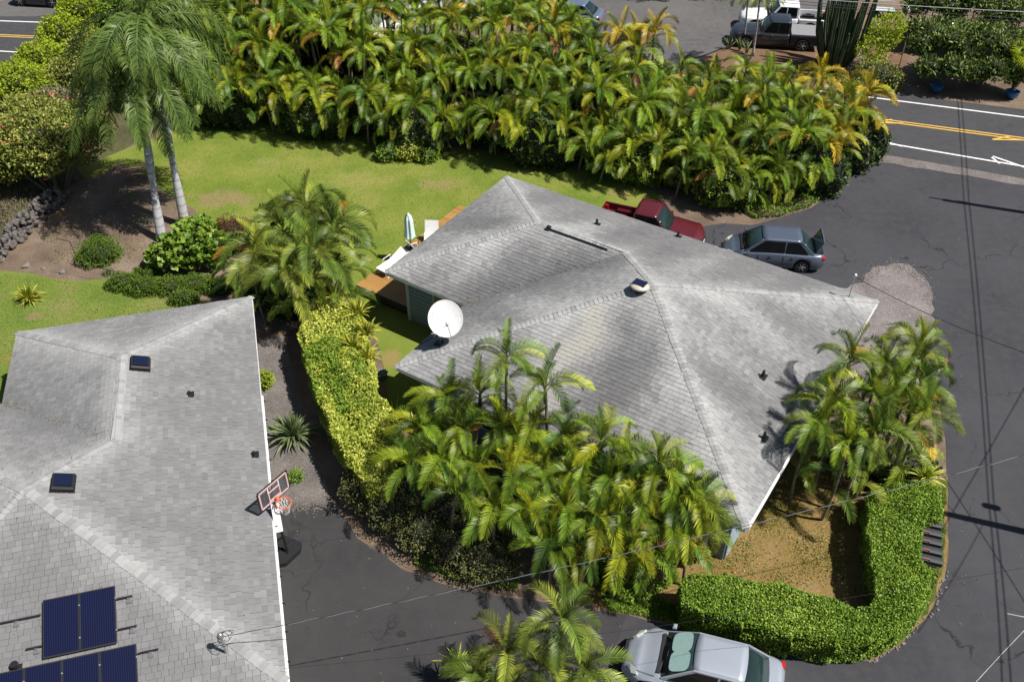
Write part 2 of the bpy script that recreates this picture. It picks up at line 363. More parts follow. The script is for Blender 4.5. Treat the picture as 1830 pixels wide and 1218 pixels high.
def hedge(name, label, cat, poly, h, mat, dens, leaf, lw=.6, wob=.08, fuzz=.06, group=None, core=True, hz=None, z0=.05):
    """clipped hedge: plan outline (world) and height"""
    cx, cy = np.mean([p[0] for p in poly]), np.mean([p[1] for p in poly]); poly = [(p[0] - cx, p[1] - cy) for p in poly]
    t = thing(name, label, cat, (cx, cy, 0), 0, group)
    hz = hz or (lambda x, y: np.full(x.shape, h))
    A = np.array(poly); lo, hi = A.min(0), A.max(0); area = (hi - lo).prod(); n = int(area * dens * 1.3)
    Q = nr.uniform(lo, hi, (n, 2)); Q = Q[in_poly(Q, poly)]
    H = hz(Q[:, 0], Q[:, 1]) + wob * (np.sin(Q[:, 0] * 2.3 + 1.9 * np.sin(Q[:, 1] * 1.3)) + np.sin(Q[:, 1] * 1.9 + 2.2 * np.sin(Q[:, 0] * 2.7 + 1)) + .6 * np.sin(Q[:, 1] * 5.3 + 3 * np.sin(Q[:, 0] * 3.1))) * .35
    # distance to the border rounds the edge
    dm = np.full(len(Q), 9.)
    for i in range(len(poly)):
        a = np.array(poly[i]); b = np.array(poly[(i + 1) % len(poly)]); ab = b - a; L2 = (ab ** 2).sum() + 1e-9
        s_ = np.clip(((Q - a) @ ab) / L2, 0, 1); dm = np.minimum(dm, np.linalg.norm(Q - (a + s_[:, None] * ab), axis=1))
    rr = .22; rnd = np.where(dm < rr, rr - np.sqrt(np.maximum(0, rr ** 2 - (rr - dm) ** 2)), 0)
    top = np.column_stack([Q, H - rnd - fuzz * nr.random(len(Q)) * 2]); nt = np.tile([0, 0, 1.], (len(Q), 1))
    SP = []; SN = []
    for i in range(len(poly)):
        a = np.array(poly[i]); b = np.array(poly[(i + 1) % len(poly)]); L_ = np.linalg.norm(b - a); m_ = int(L_ * h * dens * .8)
        s_ = nr.random(m_)[:, None]; q = a + (b - a) * s_; nn = np.array([(b - a)[1], -(b - a)[0]]) / (L_ + 1e-9)
        mid = (a + b) / 2 + nn * .02
        if in_poly(mid[None], poly)[0]: nn = -nn
        z = nr.random(m_) ** .85 * (hz(q[:, 0], q[:, 1]) - .1) + z0
        wobs = .06 * np.sin(z * 6 + s_[:, 0] * L_ * 3) - np.abs(fuzz * nr.normal(size=m_)) * .8 - .18 * np.clip(.5 - z, 0, 1)
        SP.append(np.column_stack([q + nn * wobs[:, None], z])); SN.append(np.tile([*nn, .25], (m_, 1)))
    P_ = np.concatenate([top] + SP); N_ = np.concatenate([nt] + SN)
    D = N_ * .5 + nr.normal(size=P_.shape) * .7
    v = np.sin(P_[:, 0] * 1.3 + 1) * np.sin(P_[:, 1] * 1.1) * .5 + .5
    tint = np.clip(nr.uniform(0, 1, len(P_)) ** 1.2 * .8 + .2 * v, 0, 1)
    leaves('foliage', P_, D, leaf, leaf * lw, mat, t, tint)
    if core:  # inset dark block, its colour standing in for the hedge's inner shade
        c_ = []
        for i, p in enumerate(poly):
            a = np.array(poly[i - 1]); b = np.array(p); c = np.array(poly[(i + 1) % len(poly)])
            n1 = np.array([(b - a)[1], -(b - a)[0]]); n2 = np.array([(c - b)[1], -(c - b)[0]]); n1 /= np.linalg.norm(n1) + 1e-9; n2 /= np.linalg.norm(n2) + 1e-9
            nn = n1 + n2; nn /= np.linalg.norm(nn) + 1e-9
            if in_poly((b + nn * .05)[None], poly)[0]: nn = -nn
            c_.append(tuple(b - nn * .2))
        zt = [float(hz(np.array([p[0]]), np.array([p[1]]))[0]) - (.2 if wob < .1 else .5) for p in c_]; n = len(c_)
        bm = bmesh.new(); vb = [bm.verts.new((x, y, 0)) for x, y in c_]; vt = [bm.verts.new((x, y, z)) for (x, y), z in zip(c_, zt)]
        f = bm.faces.new(vt); bmesh.ops.triangulate(bm, faces=[f])
        for i in range(n): bm.faces.new([vb[i], vb[(i + 1) % n], vt[(i + 1) % n], vt[i]])
        me = bpy.data.meshes.new('shade_core'); bm.to_mesh(me); bm.free(); me.materials.append(M['core']); link('shade_core', me, t)
    return t

# ------------------------------------------------------------------ palm fronds
def frond_mesh(name, L, a0, a1, n, ll, lw, vee, droop, seed, mat, bare=.16, fwd=.55, plumose=0, pw=1.0, side=0.0):
    r = np.random.default_rng(seed); m = 16; ts = np.linspace(0, 1, m + 1); pos = [np.zeros(3)]; tan = []
    for i in range(m + 1):
        a = R(a0 + (a1 - a0) * ts[i] ** pw); tan.append(np.array([math.cos(a), side * ts[i], math.sin(a)]))
        if i < m: pos.append(pos[-1] + tan[-1] * L / m)
    pos = np.array(pos); tan = np.array(tan); tan /= np.linalg.norm(tan, axis=1, keepdims=True)
    V = []; Fs = []; T = []
    # stalk: three-sided taper
    for i in range(m + 1):
        B = np.array([0, 1, 0]); N = np.cross(tan[i], B); w_ = .028 * (1 - .8 * ts[i]) * (L / 1.8)
        for k in (B * w_, N * w_ * -1, -B * w_): V.append(pos[i] + k); T.append(.85)
    for i in range(m):
        for k in range(3): Fs.append([i * 3 + k, i * 3 + (k + 1) % 3, (i + 1) * 3 + (k + 1) % 3]); Fs.append([i * 3 + k, (i + 1) * 3 + (k + 1) % 3, (i + 1) * 3 + k])
    for j in range(n):
        t = bare + (1 - bare) * (j + .5) / n
        i = min(m - 1, int(t * m)); f = t * m - i; p = pos[i] * (1 - f) + pos[i + 1] * f; tg = tan[i] * (1 - f) + tan[i + 1] * f
        B = np.array([0, 1, 0.]); N = -np.cross(tg, B); N = np.cross(B, tg) * -1
        if N[2] < 0 and abs(tg[2]) < .95: N = -N
        lt = ll * (math.sin(math.pi * (.12 + .80 * (j + .5) / n)) ** .7) * r.uniform(.85, 1.1)
        for sgn in (1, -1):
            v_ = vee + r.uniform(-.12, .12) + (r.choice([-plumose, 0, plumose]) if plumose else 0)
            fw = fwd + .5 * t + r.uniform(-.08, .08)
            d = sgn * B * math.cos(v_) + N * math.sin(v_) + tg * fw; d /= np.linalg.norm(d)
            wv = tg * lw * .5
            p1 = p + d * lt * .5; d2 = d + np.array([0, 0, -droop]); d2 /= np.linalg.norm(d2); p2 = p1 + d2 * lt * .5
            q = len(V); wdv = np.cross(d, np.cross(tg, d)); wdv /= np.linalg.norm(wdv) + 1e-9; wv = wdv * lw * .5
            V += [p - wv * .6, p + wv * .6, p1 + wv, p1 - wv, p2]; ti = r.uniform(.2, .8); T += [ti * .4, ti * .4, ti, ti, min(1, ti + .4)]  # leaflet bases darkened as painted crown shade, tips yellowed
            Fs += [[q, q + 1, q + 2], [q, q + 2, q + 3], [q + 3, q + 2, q + 4]]
    return mesh(name, np.array(V), np.array(Fs), mat, tint=T)
def stem_mesh(name, mat, r0, r1, bend, seed, n=8, rings=10, flare=0):
    r = random.Random(seed); ph = r.uniform(0, 6.28); mb = MB(); pts = []; rad = []
    for i in range(rings + 1):
        t = i / rings; b = bend * (t * t - t)
        pts.append((math.cos(ph) * b, math.sin(ph) * b, t)); rad.append(r0 + (r1 - r0) * t + flare * math.exp(-t * 9))
    mb.tube(pts, rad, n); return mesh(name, mb.V, mb.F, mat, smooth=True)
FR = {'up': [frond_mesh('frond', 1.7, 86, 52, 26, .44, .036, .85, .1, s, 'frond') for s in (1, 2)],
      'mid': [frond_mesh('frond', 2.05, 74, -40 - 10 * s, 32, .52, .036, .68, .35, s, 'frond', side=(s - 4) * .12) for s in (3, 4, 5)],
      'low': [frond_mesh('frond', 1.95, 54, -88 + 5 * s, 32, .48, .036, .5, .5, s, 'frond', side=(s - 7) * .15) for s in (6, 7, 8)]}
STEM = [stem_mesh('trunk', 'stem', .055, .045, .25 * i, i) for i in range(4)]
CS = MB().tube([(0, 0, -.75), (0, 0, -.4), (0, 0, 0)], [.05, .062, .035], 8); CSM = mesh('crownshaft', CS.V, CS.F, 'crownshaft', smooth=True)
PAL = {'row': [(.15, .24, .018), (.20, .27, .018), (.10, .18, .018), (.07, .14, .018), (.23, .27, .016), (.13, .22, .02)],
       'gold': [(.30, .29, .02), (.36, .31, .025), (.24, .28, .02), (.40, .30, .03), (.18, .24, .025)],
       'green': [(.10, .18, .02), (.14, .23, .022), (.06, .125, .02), (.17, .24, .022), (.22, .27, .022)],
       'dark': [(.08, .14, .025), (.12, .19, .03), (.16, .22, .035), (.07, .12, .02), (.2, .25, .04)]}
OLD = [(.42, .24, .03), (.38, .28, .03), (.30, .16, .06)]
def areca(x, y, h, pal, sc=1.0, label='', group=None, seed=0, nf=12, lean=(0, 0), skirt=0):
    r = random.Random(seed * 31 + 5); t = thing('areca_palm', label, 'palm', (x - lean[0], y - lean[1], 0), 0, group)
    st = link('trunk', STEM[r.randrange(4)], t, (0, 0, 0)); st.scale = (1, 1, h)
    st.rotation_euler = (math.atan2(-lean[1], h), math.atan2(lean[0], h), 0)
    link('crownshaft', CSM, t, (lean[0], lean[1], h + .05))
    az = r.uniform(0, 6.28)
    for i in range(nf):
        k = 'up' if i < 2 else ('mid' if i < nf * .6 else 'low')
        az += 2.4 + r.uniform(-.35, .35)
        s = sc * r.uniform(.82, 1.12)
        c = r.choice(PAL[pal])
        if k == 'low' and r.random() < .09: c = r.choice(OLD)
        kk = r.uniform(.5, 1.3)
        o = link('frond', r.choice(FR[k]), t, (lean[0], lean[1], h - (.25 if k == 'low' else .05)), (r.uniform(-.2, .2), r.uniform(-.18, .18), az), (s, s, s))
        o.color = (c[0] * kk, c[1] * kk, c[2] * kk, 1)
    for i in range(skirt):
        az += 2.4 + r.uniform(-.3, .3); s = sc * r.uniform(.75, 1.0); c = r.choice(PAL['dark'] + PAL['green']); f_ = .35 + .4 * i / skirt
        o = link('frond', r.choice(FR['low' if i % 3 else 'mid']), t, (lean[0] * f_, lean[1] * f_, h * f_), (r.uniform(-.2, .2), r.uniform(-.1, .2), az), (s, s, s)); o.color = (*c, 1)
    return t

# ================================================================== GROUND
def bigsheet(name, x0, x1, y0, y1, z, mat):
    return tag(obj(name, [(x0, y0, z), (x1, y0, z), (x1, y1, z), (x0, y1, z)], [[0, 1, 2, 3]], mat), kind='structure')
bigsheet('ground', -300, 300, -60, 500, -.004, 'dirt')
sheet('lawn', [(140, 300), (235, 262), (330, 225), (470, 205), (640, 235), (900, 275), (1120, 320), (1190, 352), (1150, 372), (1075, 365), (1160, 480), (900, 700), (760, 800), (690, 745), (690, 655), (640, 545), (560, 500), (470, 430), (345, 405), (300, 365), (225, 350), (170, 335)], .006, 'lawn')
sheet('side_lawn', [(-200, 500), (-80, 475), (10, 478), (60, 492), (140, 505), (190, 498), (290, 530), (420, 545), (455, 560), (300, 700), (60, 900), (-350, 900)], .006, 'lawn_left')
# asphalt: side road with the two driveways
sheet('side_road', [(1232, 408), (1290, 398), (1345, 402), (1400, 388), (1450, 372), (1500, 335), (1532, 285), (1600, 292), (1700, 305), (1830, 324), (2060, 350), (2300, 420), (2150, 700), (2000, 1218), (1900, 1500), (1600, 1500), (1000, 1500), (380, 1400), (430, 930), (560, 905), (606, 900), (640, 960), (720, 1015), (800, 1045), (900, 1066), (1000, 1078), (1120, 1098), (1200, 1118), (1300, 1152), (1420, 1172), (1560, 1180), (1610, 1150), (1668, 1085), (1690, 1010), (1694, 880), (1690, 780), (1672, 700), (1672, 602), (1640, 560), (1400, 560)], .004, 'asphalt', .05, .6)
sheet('driveway', [(420, 1300), (440, 930), (500, 915), (560, 900), (604, 900), (640, 962), (722, 1018), (800, 1047), (900, 1068), (1000, 1080), (1118, 1100), (1090, 1180), (1060, 1300)], .009, 'asphalt_drive', .04, .6)
sheet('parking_patch', [(1540, 505), (1560, 480), (1590, 470), (1625, 474), (1652, 495), (1668, 530), (1668, 570), (1674, 610), (1678, 680), (1600, 720), (1480, 690), (1440, 600), (1490, 520)], .012, 'gravel', .1, .3)
sheet('gravel_path', [(430, 610), (520, 600), (545, 660), (575, 740), (610, 800), (640, 860), (606, 902), (560, 900), (500, 916), (430, 935), (400, 800)], .006, 'gravel2', .05)
sheet('front_lawn', [(1330, 800), (1420, 770), (1560, 800), (1694, 850), (1694, 1010), (1668, 1085), (1610, 1148), (1560, 1176), (1420, 1168), (1300, 1148), (1200, 1112), (1120, 1092), (1000, 1070), (985, 1000), (1100, 960)], .008, 'dry_lawn', .05, .5)
sheet('verge', [(1560, 1172), (1610, 1143), (1664, 1082), (1687, 1010), (1691, 860), (1672, 850), (1655, 1000), (1600, 1090), (1480, 1140), (1200, 1080), (1120, 1040), (1060, 1035), (1090, 1090), (1200, 1114), (1300, 1149), (1420, 1169)], .013, 'verge', .07, .3)
sheet('planting_bed', [(600, 905), (560, 800), (520, 650), (500, 560), (600, 560), (660, 700), (700, 800), (900, 900), (1000, 1000), (1050, 1078), (900, 1062), (800, 1042), (720, 1012), (645, 958)], .011, 'dirt', .05)
sheet('dirt_bed', [(0, 480), (110, 350), (210, 290), (300, 340), (360, 390), (450, 430), (520, 500), (470, 560), (400, 505), (200, 497), (90, 488)], .012, 'dirt', .2)
sheet('scrubland', [(-400, 60), (60, 95), (300, 60), (330, 150), (210, 285), (90, 355), (-20, 450), (-500, 480)], .005, 'scrub', .2)
# highway
far_l = [(-700, 20), (-300, 30), (0, 38), (88, 41), (500, 69), (955, 109), (1209, 134), (1300, 143), (1560, 175), (1830, 210), (2200, 262), (2700, 340)]
near_l = [(-700, 70), (-300, 80), (0, 92), (88, 97), (500, 134), (955, 180), (1244, 217), (1391, 233), (1506, 248), (1600, 259), (1830, 298), (2200, 366), (2700, 470)]
mid_l = [(-700, 40), (-300, 52), (0, 64), (88, 68), (500, 99), (955, 142), (1225, 172), (1380, 190), (1560, 213), (1830, 249), (2200, 309), (2700, 400)]
def off(line, d):
    P_ = [Vector((*G2(*p), 0)) for p in line]; o = []
    for i, p in enumerate(P_):
        t = (P_[min(i + 1, len(P_) - 1)] - P_[max(i - 1, 0)]).normalized(); o.append((p.x - t.y * d, p.y + t.x * d))
    return o
sheet('highway', off(far_l, 1.0) + off(near_l, -1.3)[::-1], .016, 'asphalt_road', .02, 3, world=True)
sheet('road_shoulder', off(near_l, -.6)[4:] + off(near_l, -2.1)[4:][::-1], .012, 'gravel2', .12, .8, world=True)
mb = MB(); strip(mb, off(far_l, 0), .13, .021); strip(mb, off(near_l, 0), .13, .021)
for (a, b, c) in [((1562, 249), (1585, 252), (1612, 262)), ((1774, 280), (1792, 286), (1835, 301))]:
    strip(mb, [G2(*a), G2(*c)], .13, .025); strip(mb, [G2(a[0] - 2, a[1] + 2), G2(b[0] - 6, b[1] + 7)], .11, .029)
tag(mb.build('white_road_line', 'white_line'), kind='structure')
mb = MB(); strip(mb, off(mid_l, .13), .11, .021); strip(mb, off(mid_l, -.13), .11, .021)
for (a, b, c) in [((1562, 220), (1594, 214), (1614, 221)), ((1773, 250), (1806, 244), (1835, 251))]:
    strip(mb, [G2(*a), G2(*b)], .11, .025); strip(mb, [G2(*a), G2(*c)], .12, .029)
tag(mb.build('yellow_centre_line', 'yellow_line'), kind='structure')
mb = MB(); strip(mb, [G2(1744, 1218), G2(1790, 1168), G2(1838, 1118)], .02, .012); strip(mb, [G2(1800, 1096), G2(1840, 1104)], .03, .012)
tag(mb.build('worn_white_line', 'faint_line'), kind='structure')
sheet('parking_lot', [(905, 100), (960, 20), (1050, -40), (1350, -70), (1345, 10), (1310, 60), (1300, 90), (1240, 112), (1210, 122), (1100, 112)], .008, 'asphalt_lot', .05, 1)
sheet('parking_lot', [(1300, 82), (1310, 10), (1380, -60), (1520, -40), (1490, 86), (1420, 88)], .006, 'asphalt_lot', .05, 1)
sheet('concrete_drive', [(650, 60), (672, 0), (690, -40), (880, -30), (872, 12), (800, 42), (780, 70), (700, 72)], .012, 'concrete', .02, 2)
sheet('bare_island', [(1262, 100), (1300, 84), (1400, 88), (1490, 86), (1500, 150), (1470, 162), (1300, 142), (1225, 130)], .018, 'red_dirt', .12, .4)
sheet('bare_yard', [(1545, 110), (1570, 50), (1600, 36), (1640, 44), (1625, 100), (1600, 150), (1560, 150)], .018, 'red_dirt', .05)
sheet('far_lane', [(-60, 30), (60, 30), (160, 22), (230, -30), (40, -60), (20, 0), (-80, 16)], .02, 'asphalt_lot', .05)
# strip of kerb rubble where the hedge verge meets the asphalt
mb = MB()
for i in range(40):
    t = i / 39; px = [(1694, 1020), (1672, 1085), (1612, 1152), (1560, 1180), (1430, 1173)]
    s_ = t * 4; a = int(min(3, s_)); q = Vector(G(*px[a])).lerp(G(*px[a + 1]), s_ - a)
    mb.box((q.x + rng.uniform(-.08, .08), q.y + rng.uniform(-.08, .08), .015), (rng.uniform(.03, .12), rng.uniform(.03, .08), .035), rng.uniform(0, 3))
tag(mb.build('verge_rubble', 'rock2'), kind='stuff')
# fallen leaves and pale specks on the asphalt
n = 420; Q = np.column_stack([nr.uniform(480, 1830, n), nr.uniform(300, 1218, n)]); L_ = []
for x, y in Q:
    if (x > 1690 and y > 320) or (y > 1000 and 520 < x < 1120 and y > 1050 + 0 * x) or (y > 930 and 520 < x < 640 + (y - 930) * 2): L_.append(G(x, y, .02))
for i in range(240): L_.append(G(rng.gauss(1400, 120), rng.gauss(1000, 40), .03))
for i in range(160): L_.append(G(rng.gauss(250, 90), rng.gauss(440, 30), .03))
L_ = np.array(L_); lo = leaves('fallen_leaves', L_, np.column_stack([nr.normal(size=(len(L_), 2)), np.zeros(len(L_))]), .07, .04, 'scrubleaf', kind='stuff')
# grass tufts on the lawns
def tufts(name, poly_px, n, hgt, mat, clump=False):
    poly = [G2(*p) for p in poly_px]; A = np.array(poly); Q = nr.uniform(A.min(0), A.max(0), (n * 3, 2)); Q = Q[in_poly(Q, poly)][:n]
    if clump: Q = Q[(np.sin(Q[:, 0] * 2.3 + 1) * np.sin(Q[:, 1] * 1.9) + nr.normal(size=len(Q)) * .4) > .1]
    P_ = np.column_stack([Q, nr.uniform(.2, .6, len(Q)) * hgt]); D = nr.normal(size=P_.shape) * .6 + [0, 0, 1]
    leaves(name, P_, D, hgt, .03, mat, kind='stuff')
tufts('front_lawn_weeds', [(1420, 800), (1540, 860), (1500, 1000), (1540, 1070), (1400, 1040), (1220, 1020), (1080, 1060), (1000, 1000), (1330, 960)], 9000, .09, 'verge_leaf' if 'verge_leaf' in M else 'mottled', True)
tufts('verge_grass', [(1560, 1168), (1608, 1140), (1660, 1080), (1684, 1010), (1690, 870), (1660, 900), (1655, 1000), (1600, 1110)], 6000, .10, 'bright')
tufts('verge_grass', [(1120, 1040), (1060, 1035), (1090, 1090), (1200, 1112), (1290, 1145), (1300, 1120), (1200, 1080)], 5000, .13, 'bright')
tufts('lawn_grass', [(235, 262), (400, 235), (640, 265), (900, 300), (1120, 340), (900, 420), (660, 560), (640, 500), (560, 430), (345, 400), (240, 330)], 22000, .05, 'lime')
tufts('side_lawn_grass', [(-20, 485), (140, 505), (290, 530), (420, 545), (30, 700), (-20, 700)], 14000, .05, 'lime')
tufts('dry_tall_grass', [(0, 110), (70, 160), (60, 260), (20, 330), (-60, 460), (-100, 200)], 12000, .35, 'scrubleaf')
tufts('dry_tall_grass', [(-60, 420), (60, 340), (110, 300), (60, 270), (-60, 330)], 5000, .45, 'scrubleaf')
tufts('bank_weeds', [(120, 370), (230, 330), (300, 400), (220, 480), (100, 480), (60, 440)], 2200, .12, 'carpet', True)
tufts('dry_tall_grass', [(-40, 400), (0, 350), (90, 320), (110, 345), (60, 390), (0, 440)], 3500, .4, 'scrubleaf')

# ================================================================== HOUSES
SL = .345
def house(name, label, A, Bd, L, W1, u0, W2, seed, deckwalls=True):
    """A = eave corner, Bd = direction of the long eave; local x along it, local -y into the house"""
    u = Vector(Bd).normalized(); ang = math.atan2(u.y, u.x); Z = 2.6
    t = thing(name, label, 'house', (A[0], A[1], 0), ang)
    r = random.Random(seed)
    h1 = W1 / 2 * SL; h2 = W2 / 2 * SL; pp = u0 + (L - u0) / 2
    P3 = {'A': (0, 0, 0), 'F': (L, 0, 0), 'E': (L, W2, 0), 'D': (u0, W2, 0), 'C': (u0, W1, 0), 'B': (0, W1, 0), 'r0': (W1 / 2, W1 / 2, h1), 'r1': (u0 + (pp - u0) * (W1 / W2), W1 / 2, h1), 'pk': (pp, W2 / 2, h2)}
    P3 = {k: Vector((p[0], -p[1], Z + p[2])) for k, p in P3.items()}
    faces = [('A', 'F', 'pk', 'r1', 'r0'), ('F', 'E', 'pk'), ('E', 'D', 'pk'), ('D', 'C', 'r1', 'pk'), ('C', 'B', 'r0', 'r1'), ('B', 'A', 'r0')]
    rf = MB()
    for f in faces: rf.add([P3[k] for k in f], [list(range(len(f)))[::-1]])
    roof = rf.build('roof', 'under', t)
    hips = [('A', 'r0'), ('B', 'r0'), ('r0', 'r1'), ('r1', 'pk'), ('pk', 'F'), ('pk', 'E'), ('pk', 'D')]
    def hipdist(p):
        d = 9
        for a, b in hips:
            a, b = P3[a], P3[b]; ab = b - a; s_ = max(0, min(1, (p - a).dot(ab) / ab.length_squared)); d = min(d, (p - a - ab * s_).length)
        return d
    pieces = []
    for fi, f in enumerate(faces):
        a, b = P3[f[0]], P3[f[1]]; e = (b - a).normalized(); nrm = Vector((0, 0, 1))
        poly = [P3[k] for k in f]; nrm = (b - a).cross(poly[-1] - a).normalized()
        if nrm.z < 0: nrm = -nrm
        g = nrm.cross(e).normalized()
        if g.z < 0: g = -g
        loc = [((p - a).dot(e), (p - a).dot(g)) for p in poly]; tmax = max(q[1] for q in loc)
        def span(tt):
            xs = []
            for i in range(len(loc)):
                (x1, y1), (x2, y2) = loc[i], loc[(i + 1) % len(loc)]
                if abs(y2 - y1) > 1e-6 and min(y1, y2) - 1e-6 <= tt <= max(y1, y2) + 1e-6: xs.append(x1 + (x2 - x1) * (tt - y1) / (y2 - y1))
            if tt < 1e-4: xs += [loc[0][0], loc[1][0]]
            return (min(xs), max(xs)) if xs else None
        expo = .165; tt = 0.0; row = 0
        ph1, ph2 = r.uniform(0, 6), r.uniform(0, 6)
        while tt < tmax - .03:
            t1 = min(tt + expo, tmax - .004); s0 = span(max(tt, .0)); s1 = span(t1)
            if not s0 or not s1: break
            x = s0[0] - r.uniform(0, .3)
            lo_, hi_ = min(s0[0], s1[0]), max(s0[1], s1[1])
            x = lo_ - r.uniform(0, .3)
            while x < hi_:
                wd = r.choice((.14, .2, .24, .28, .18)) ; x2 = x + wd
                q = [(min(max(xx, sp_[0]), sp_[1]), ty) for xx, ty, sp_ in ((x + .004, tt, s0), (x2 - .004, tt, s0), (x2 - .004, t1, s1), (x + .004, t1, s1))]
                if (q[1][0] - q[0][0]) + (q[2][0] - q[3][0]) > .03:
                    lift = r.uniform(.018, .03)
                    v = [a + e * q[0][0] + g * q[0][1] + nrm * lift, a + e * q[1][0] + g * q[1][1] + nrm * lift, a + e * q[2][0] + g * q[2][1] + nrm * (lift * .35 + .002), a + e * q[3][0] + g * q[3][1] + nrm * (lift * .35 + .002),
                         a + e * q[0][0] + g * q[0][1] + nrm * .001, a + e * q[1][0] + g * q[1][1] + nrm * .001]
                    c = (v[0] + v[1] + v[2] + v[3]) / 4; hd = hipdist(c)
                    xm = (q[0][0] + q[1][0]) / 2; along = xm + r.uniform(-.2, .2)
                    st = .55 * math.sin(along * 1.15 + ph1) + .45 * math.sin(along * 2.7 + ph2 + .3 * tt)   # stains run down the slope
                    low = 1 - abs(tt / tmax - .45) * 1.6
                    amp = .2 if name == 'main_house' else .035
                    wm = 0.0
                    if name == 'main_house' and fi == 2:
                        wx = L - xm; wm = math.exp(-((wx - 9.3 - .25 * math.sin(tt * 2)) / .55) ** 2) * (1 - abs(tt / tmax - .55) * 1.3); dk = math.exp(-((wx - 7.6) / .6) ** 2) + math.exp(-((wx - 10.9) / .5) ** 2) * (tt < tmax * .7)
                    else: dk = 0
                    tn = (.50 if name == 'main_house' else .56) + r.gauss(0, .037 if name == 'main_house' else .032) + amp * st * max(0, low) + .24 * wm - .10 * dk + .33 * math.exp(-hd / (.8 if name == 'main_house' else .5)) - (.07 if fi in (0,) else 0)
                    if name == 'main_house' and fi in (3, 4):     # dirt gathers by the valley
                        dv = abs((c - P3['C']).cross((P3['r1'] - P3['C']).normalized()).length); tn -= .22 * math.exp(-(dv / 1.1) ** 2)
                    if name != 'main_house' and fi == 1: tn = .47 + (tn - .56) * .75
                    if name != 'main_house' and fi in (3, 4):
                        dv = abs((c - P3['C']).cross((P3['r1'] - P3['C']).normalized()).length); tn -= .10 * math.exp(-(dv / .8) ** 2)
                    pieces.append((v, max(0.02, min(1, tn)), c, max(0, wm)))
                x = x2
            tt += expo; row += 1
    M_w = Matrix.Translation((A[0], A[1], 0)) @ Matrix.Rotation(ang, 4, 'Z')
    camv = Vector((0, 0, CAM_H))
    def inview(p):
        d = M_w @ p - camv; dep = d.y * cp - d.z * sp; X = 915 + F * d.x / dep; Y = 609 - F * (d.y * sp + d.z * cp) / dep
        return dep if (5 < X < 1825 and 5 < Y < 1213) else 999
    pieces.sort(key=lambda q: inview(q[2]))
    FQ = [[0, 1, 2, 3], [4, 5, 1, 0], [4, 0, 3], [5, 2, 1]]
    for v, tn, c, wm in pieces[:300]:
        obj('shingle', [p - c for p in v], FQ, 'shingle', roof, tint=[tn] * 6, loc=c)
    V = []; Fs = []; T = []; WM = []
    for v, tn, c, wm in pieces[300:]:
        k = len(V); V += v; T += [tn] * 6; WM += [wm] * 6; Fs += [[i + k for i in q] for q in FQ]
    o = obj('shingle_courses', [tuple(v) for v in V], Fs, 'shingle', roof, tint=T); o['kind'] = 'stuff'; at_ = o.data.attributes.new('warm', 'FLOAT', 'POINT'); at_.data.foreach_set('value', WM)
    # ridge and hip caps
    def slope_at(p, n_):       # downhill drop either side of a ridge line
        return n_
    for (ka, kb) in hips:
        a, b = (P3[ka], P3[kb]) if P3[ka].z <= P3[kb].z else (P3[kb], P3[ka])
        if ka == 'pk' or kb == 'pk' or True:
            d = (b - a); Ln = d.length; d.normalize(); sd_ = Vector((0, 0, 1)).cross(d).normalized(); flat = abs(d.z) < .02
            drop = SL * (1 if flat else .7071); hw = .14
            n = int(Ln / .165); step = Ln / n; upv = d.cross(sd_) * -1
            upv = sd_.cross(d) * -1 if sd_.cross(d).z < 0 else sd_.cross(d)
            up = Vector((0, 0, 1))
            cv = [d * 0 + up * .045, d * 0 - sd_ * hw + up * (.045 - drop * hw), d * 0 + sd_ * hw + up * (.045 - drop * hw)]
            cv += [p + d * step * 1.15 - up * .022 for p in cv]
            cv += [p - up * .02 for p in cv[:3]]
            cms = [mesh('ridge_cap', cv, [[0, 2, 5, 3], [1, 0, 3, 4], [6, 8, 2, 0], [7, 6, 0, 1], [2, 8, 5], [1, 4, 7]], 'shingle', tint=[tv] * 9) for tv in (.70, .76, .82, .64)]
            for i in range(n): link('ridge_cap', cms[r.choice((0, 1, 1, 2, 3))], roof, a + d * step * i + sd_ * r.uniform(-.012, .012))
    # fascia boards
    loop = ['A', 'F', 'E', 'D', 'C', 'B']
    for i, k in enumerate(loop):
        a, b = P3[k], P3[loop[(i + 1) % 6]]; m = MB(); d = b - a; m.box(((a.x + b.x) / 2, (a.y + b.y) / 2, Z - .085), (d.length - .03, .035, .17), math.atan2(d.y, d.x)); m.build('fascia', 'white', t)
        g_ = MB(); out = Vector((d.y, -d.x, 0)).normalized() * -1
        mid = (a + b) / 2
        out = out if (mid + out * .1 - P3['pk']).length > (mid - out * .1 - P3['pk']).length or k == 'D' else -out
    # soffit, walls
    ov = .62
    wp = [(ov, ov), (L - ov, ov), (L - ov, W2 - ov), (u0 + ov, W2 - ov), (u0 + ov, W1 - ov), (ov, W1 - ov)]
    so_ = MB(); so_.add([(p[0], -p[1], Z - .03) for p in [(0.03, 0.03), (L - .03, .03), (L - .03, W2 - .03), (u0 + .03, W2 - .03), (u0 + .03, W1 - .03), (.03, W1 - .03)]], [[0, 1, 2, 3, 4, 5]]); so_.build('soffit', 'trimgrey', t)
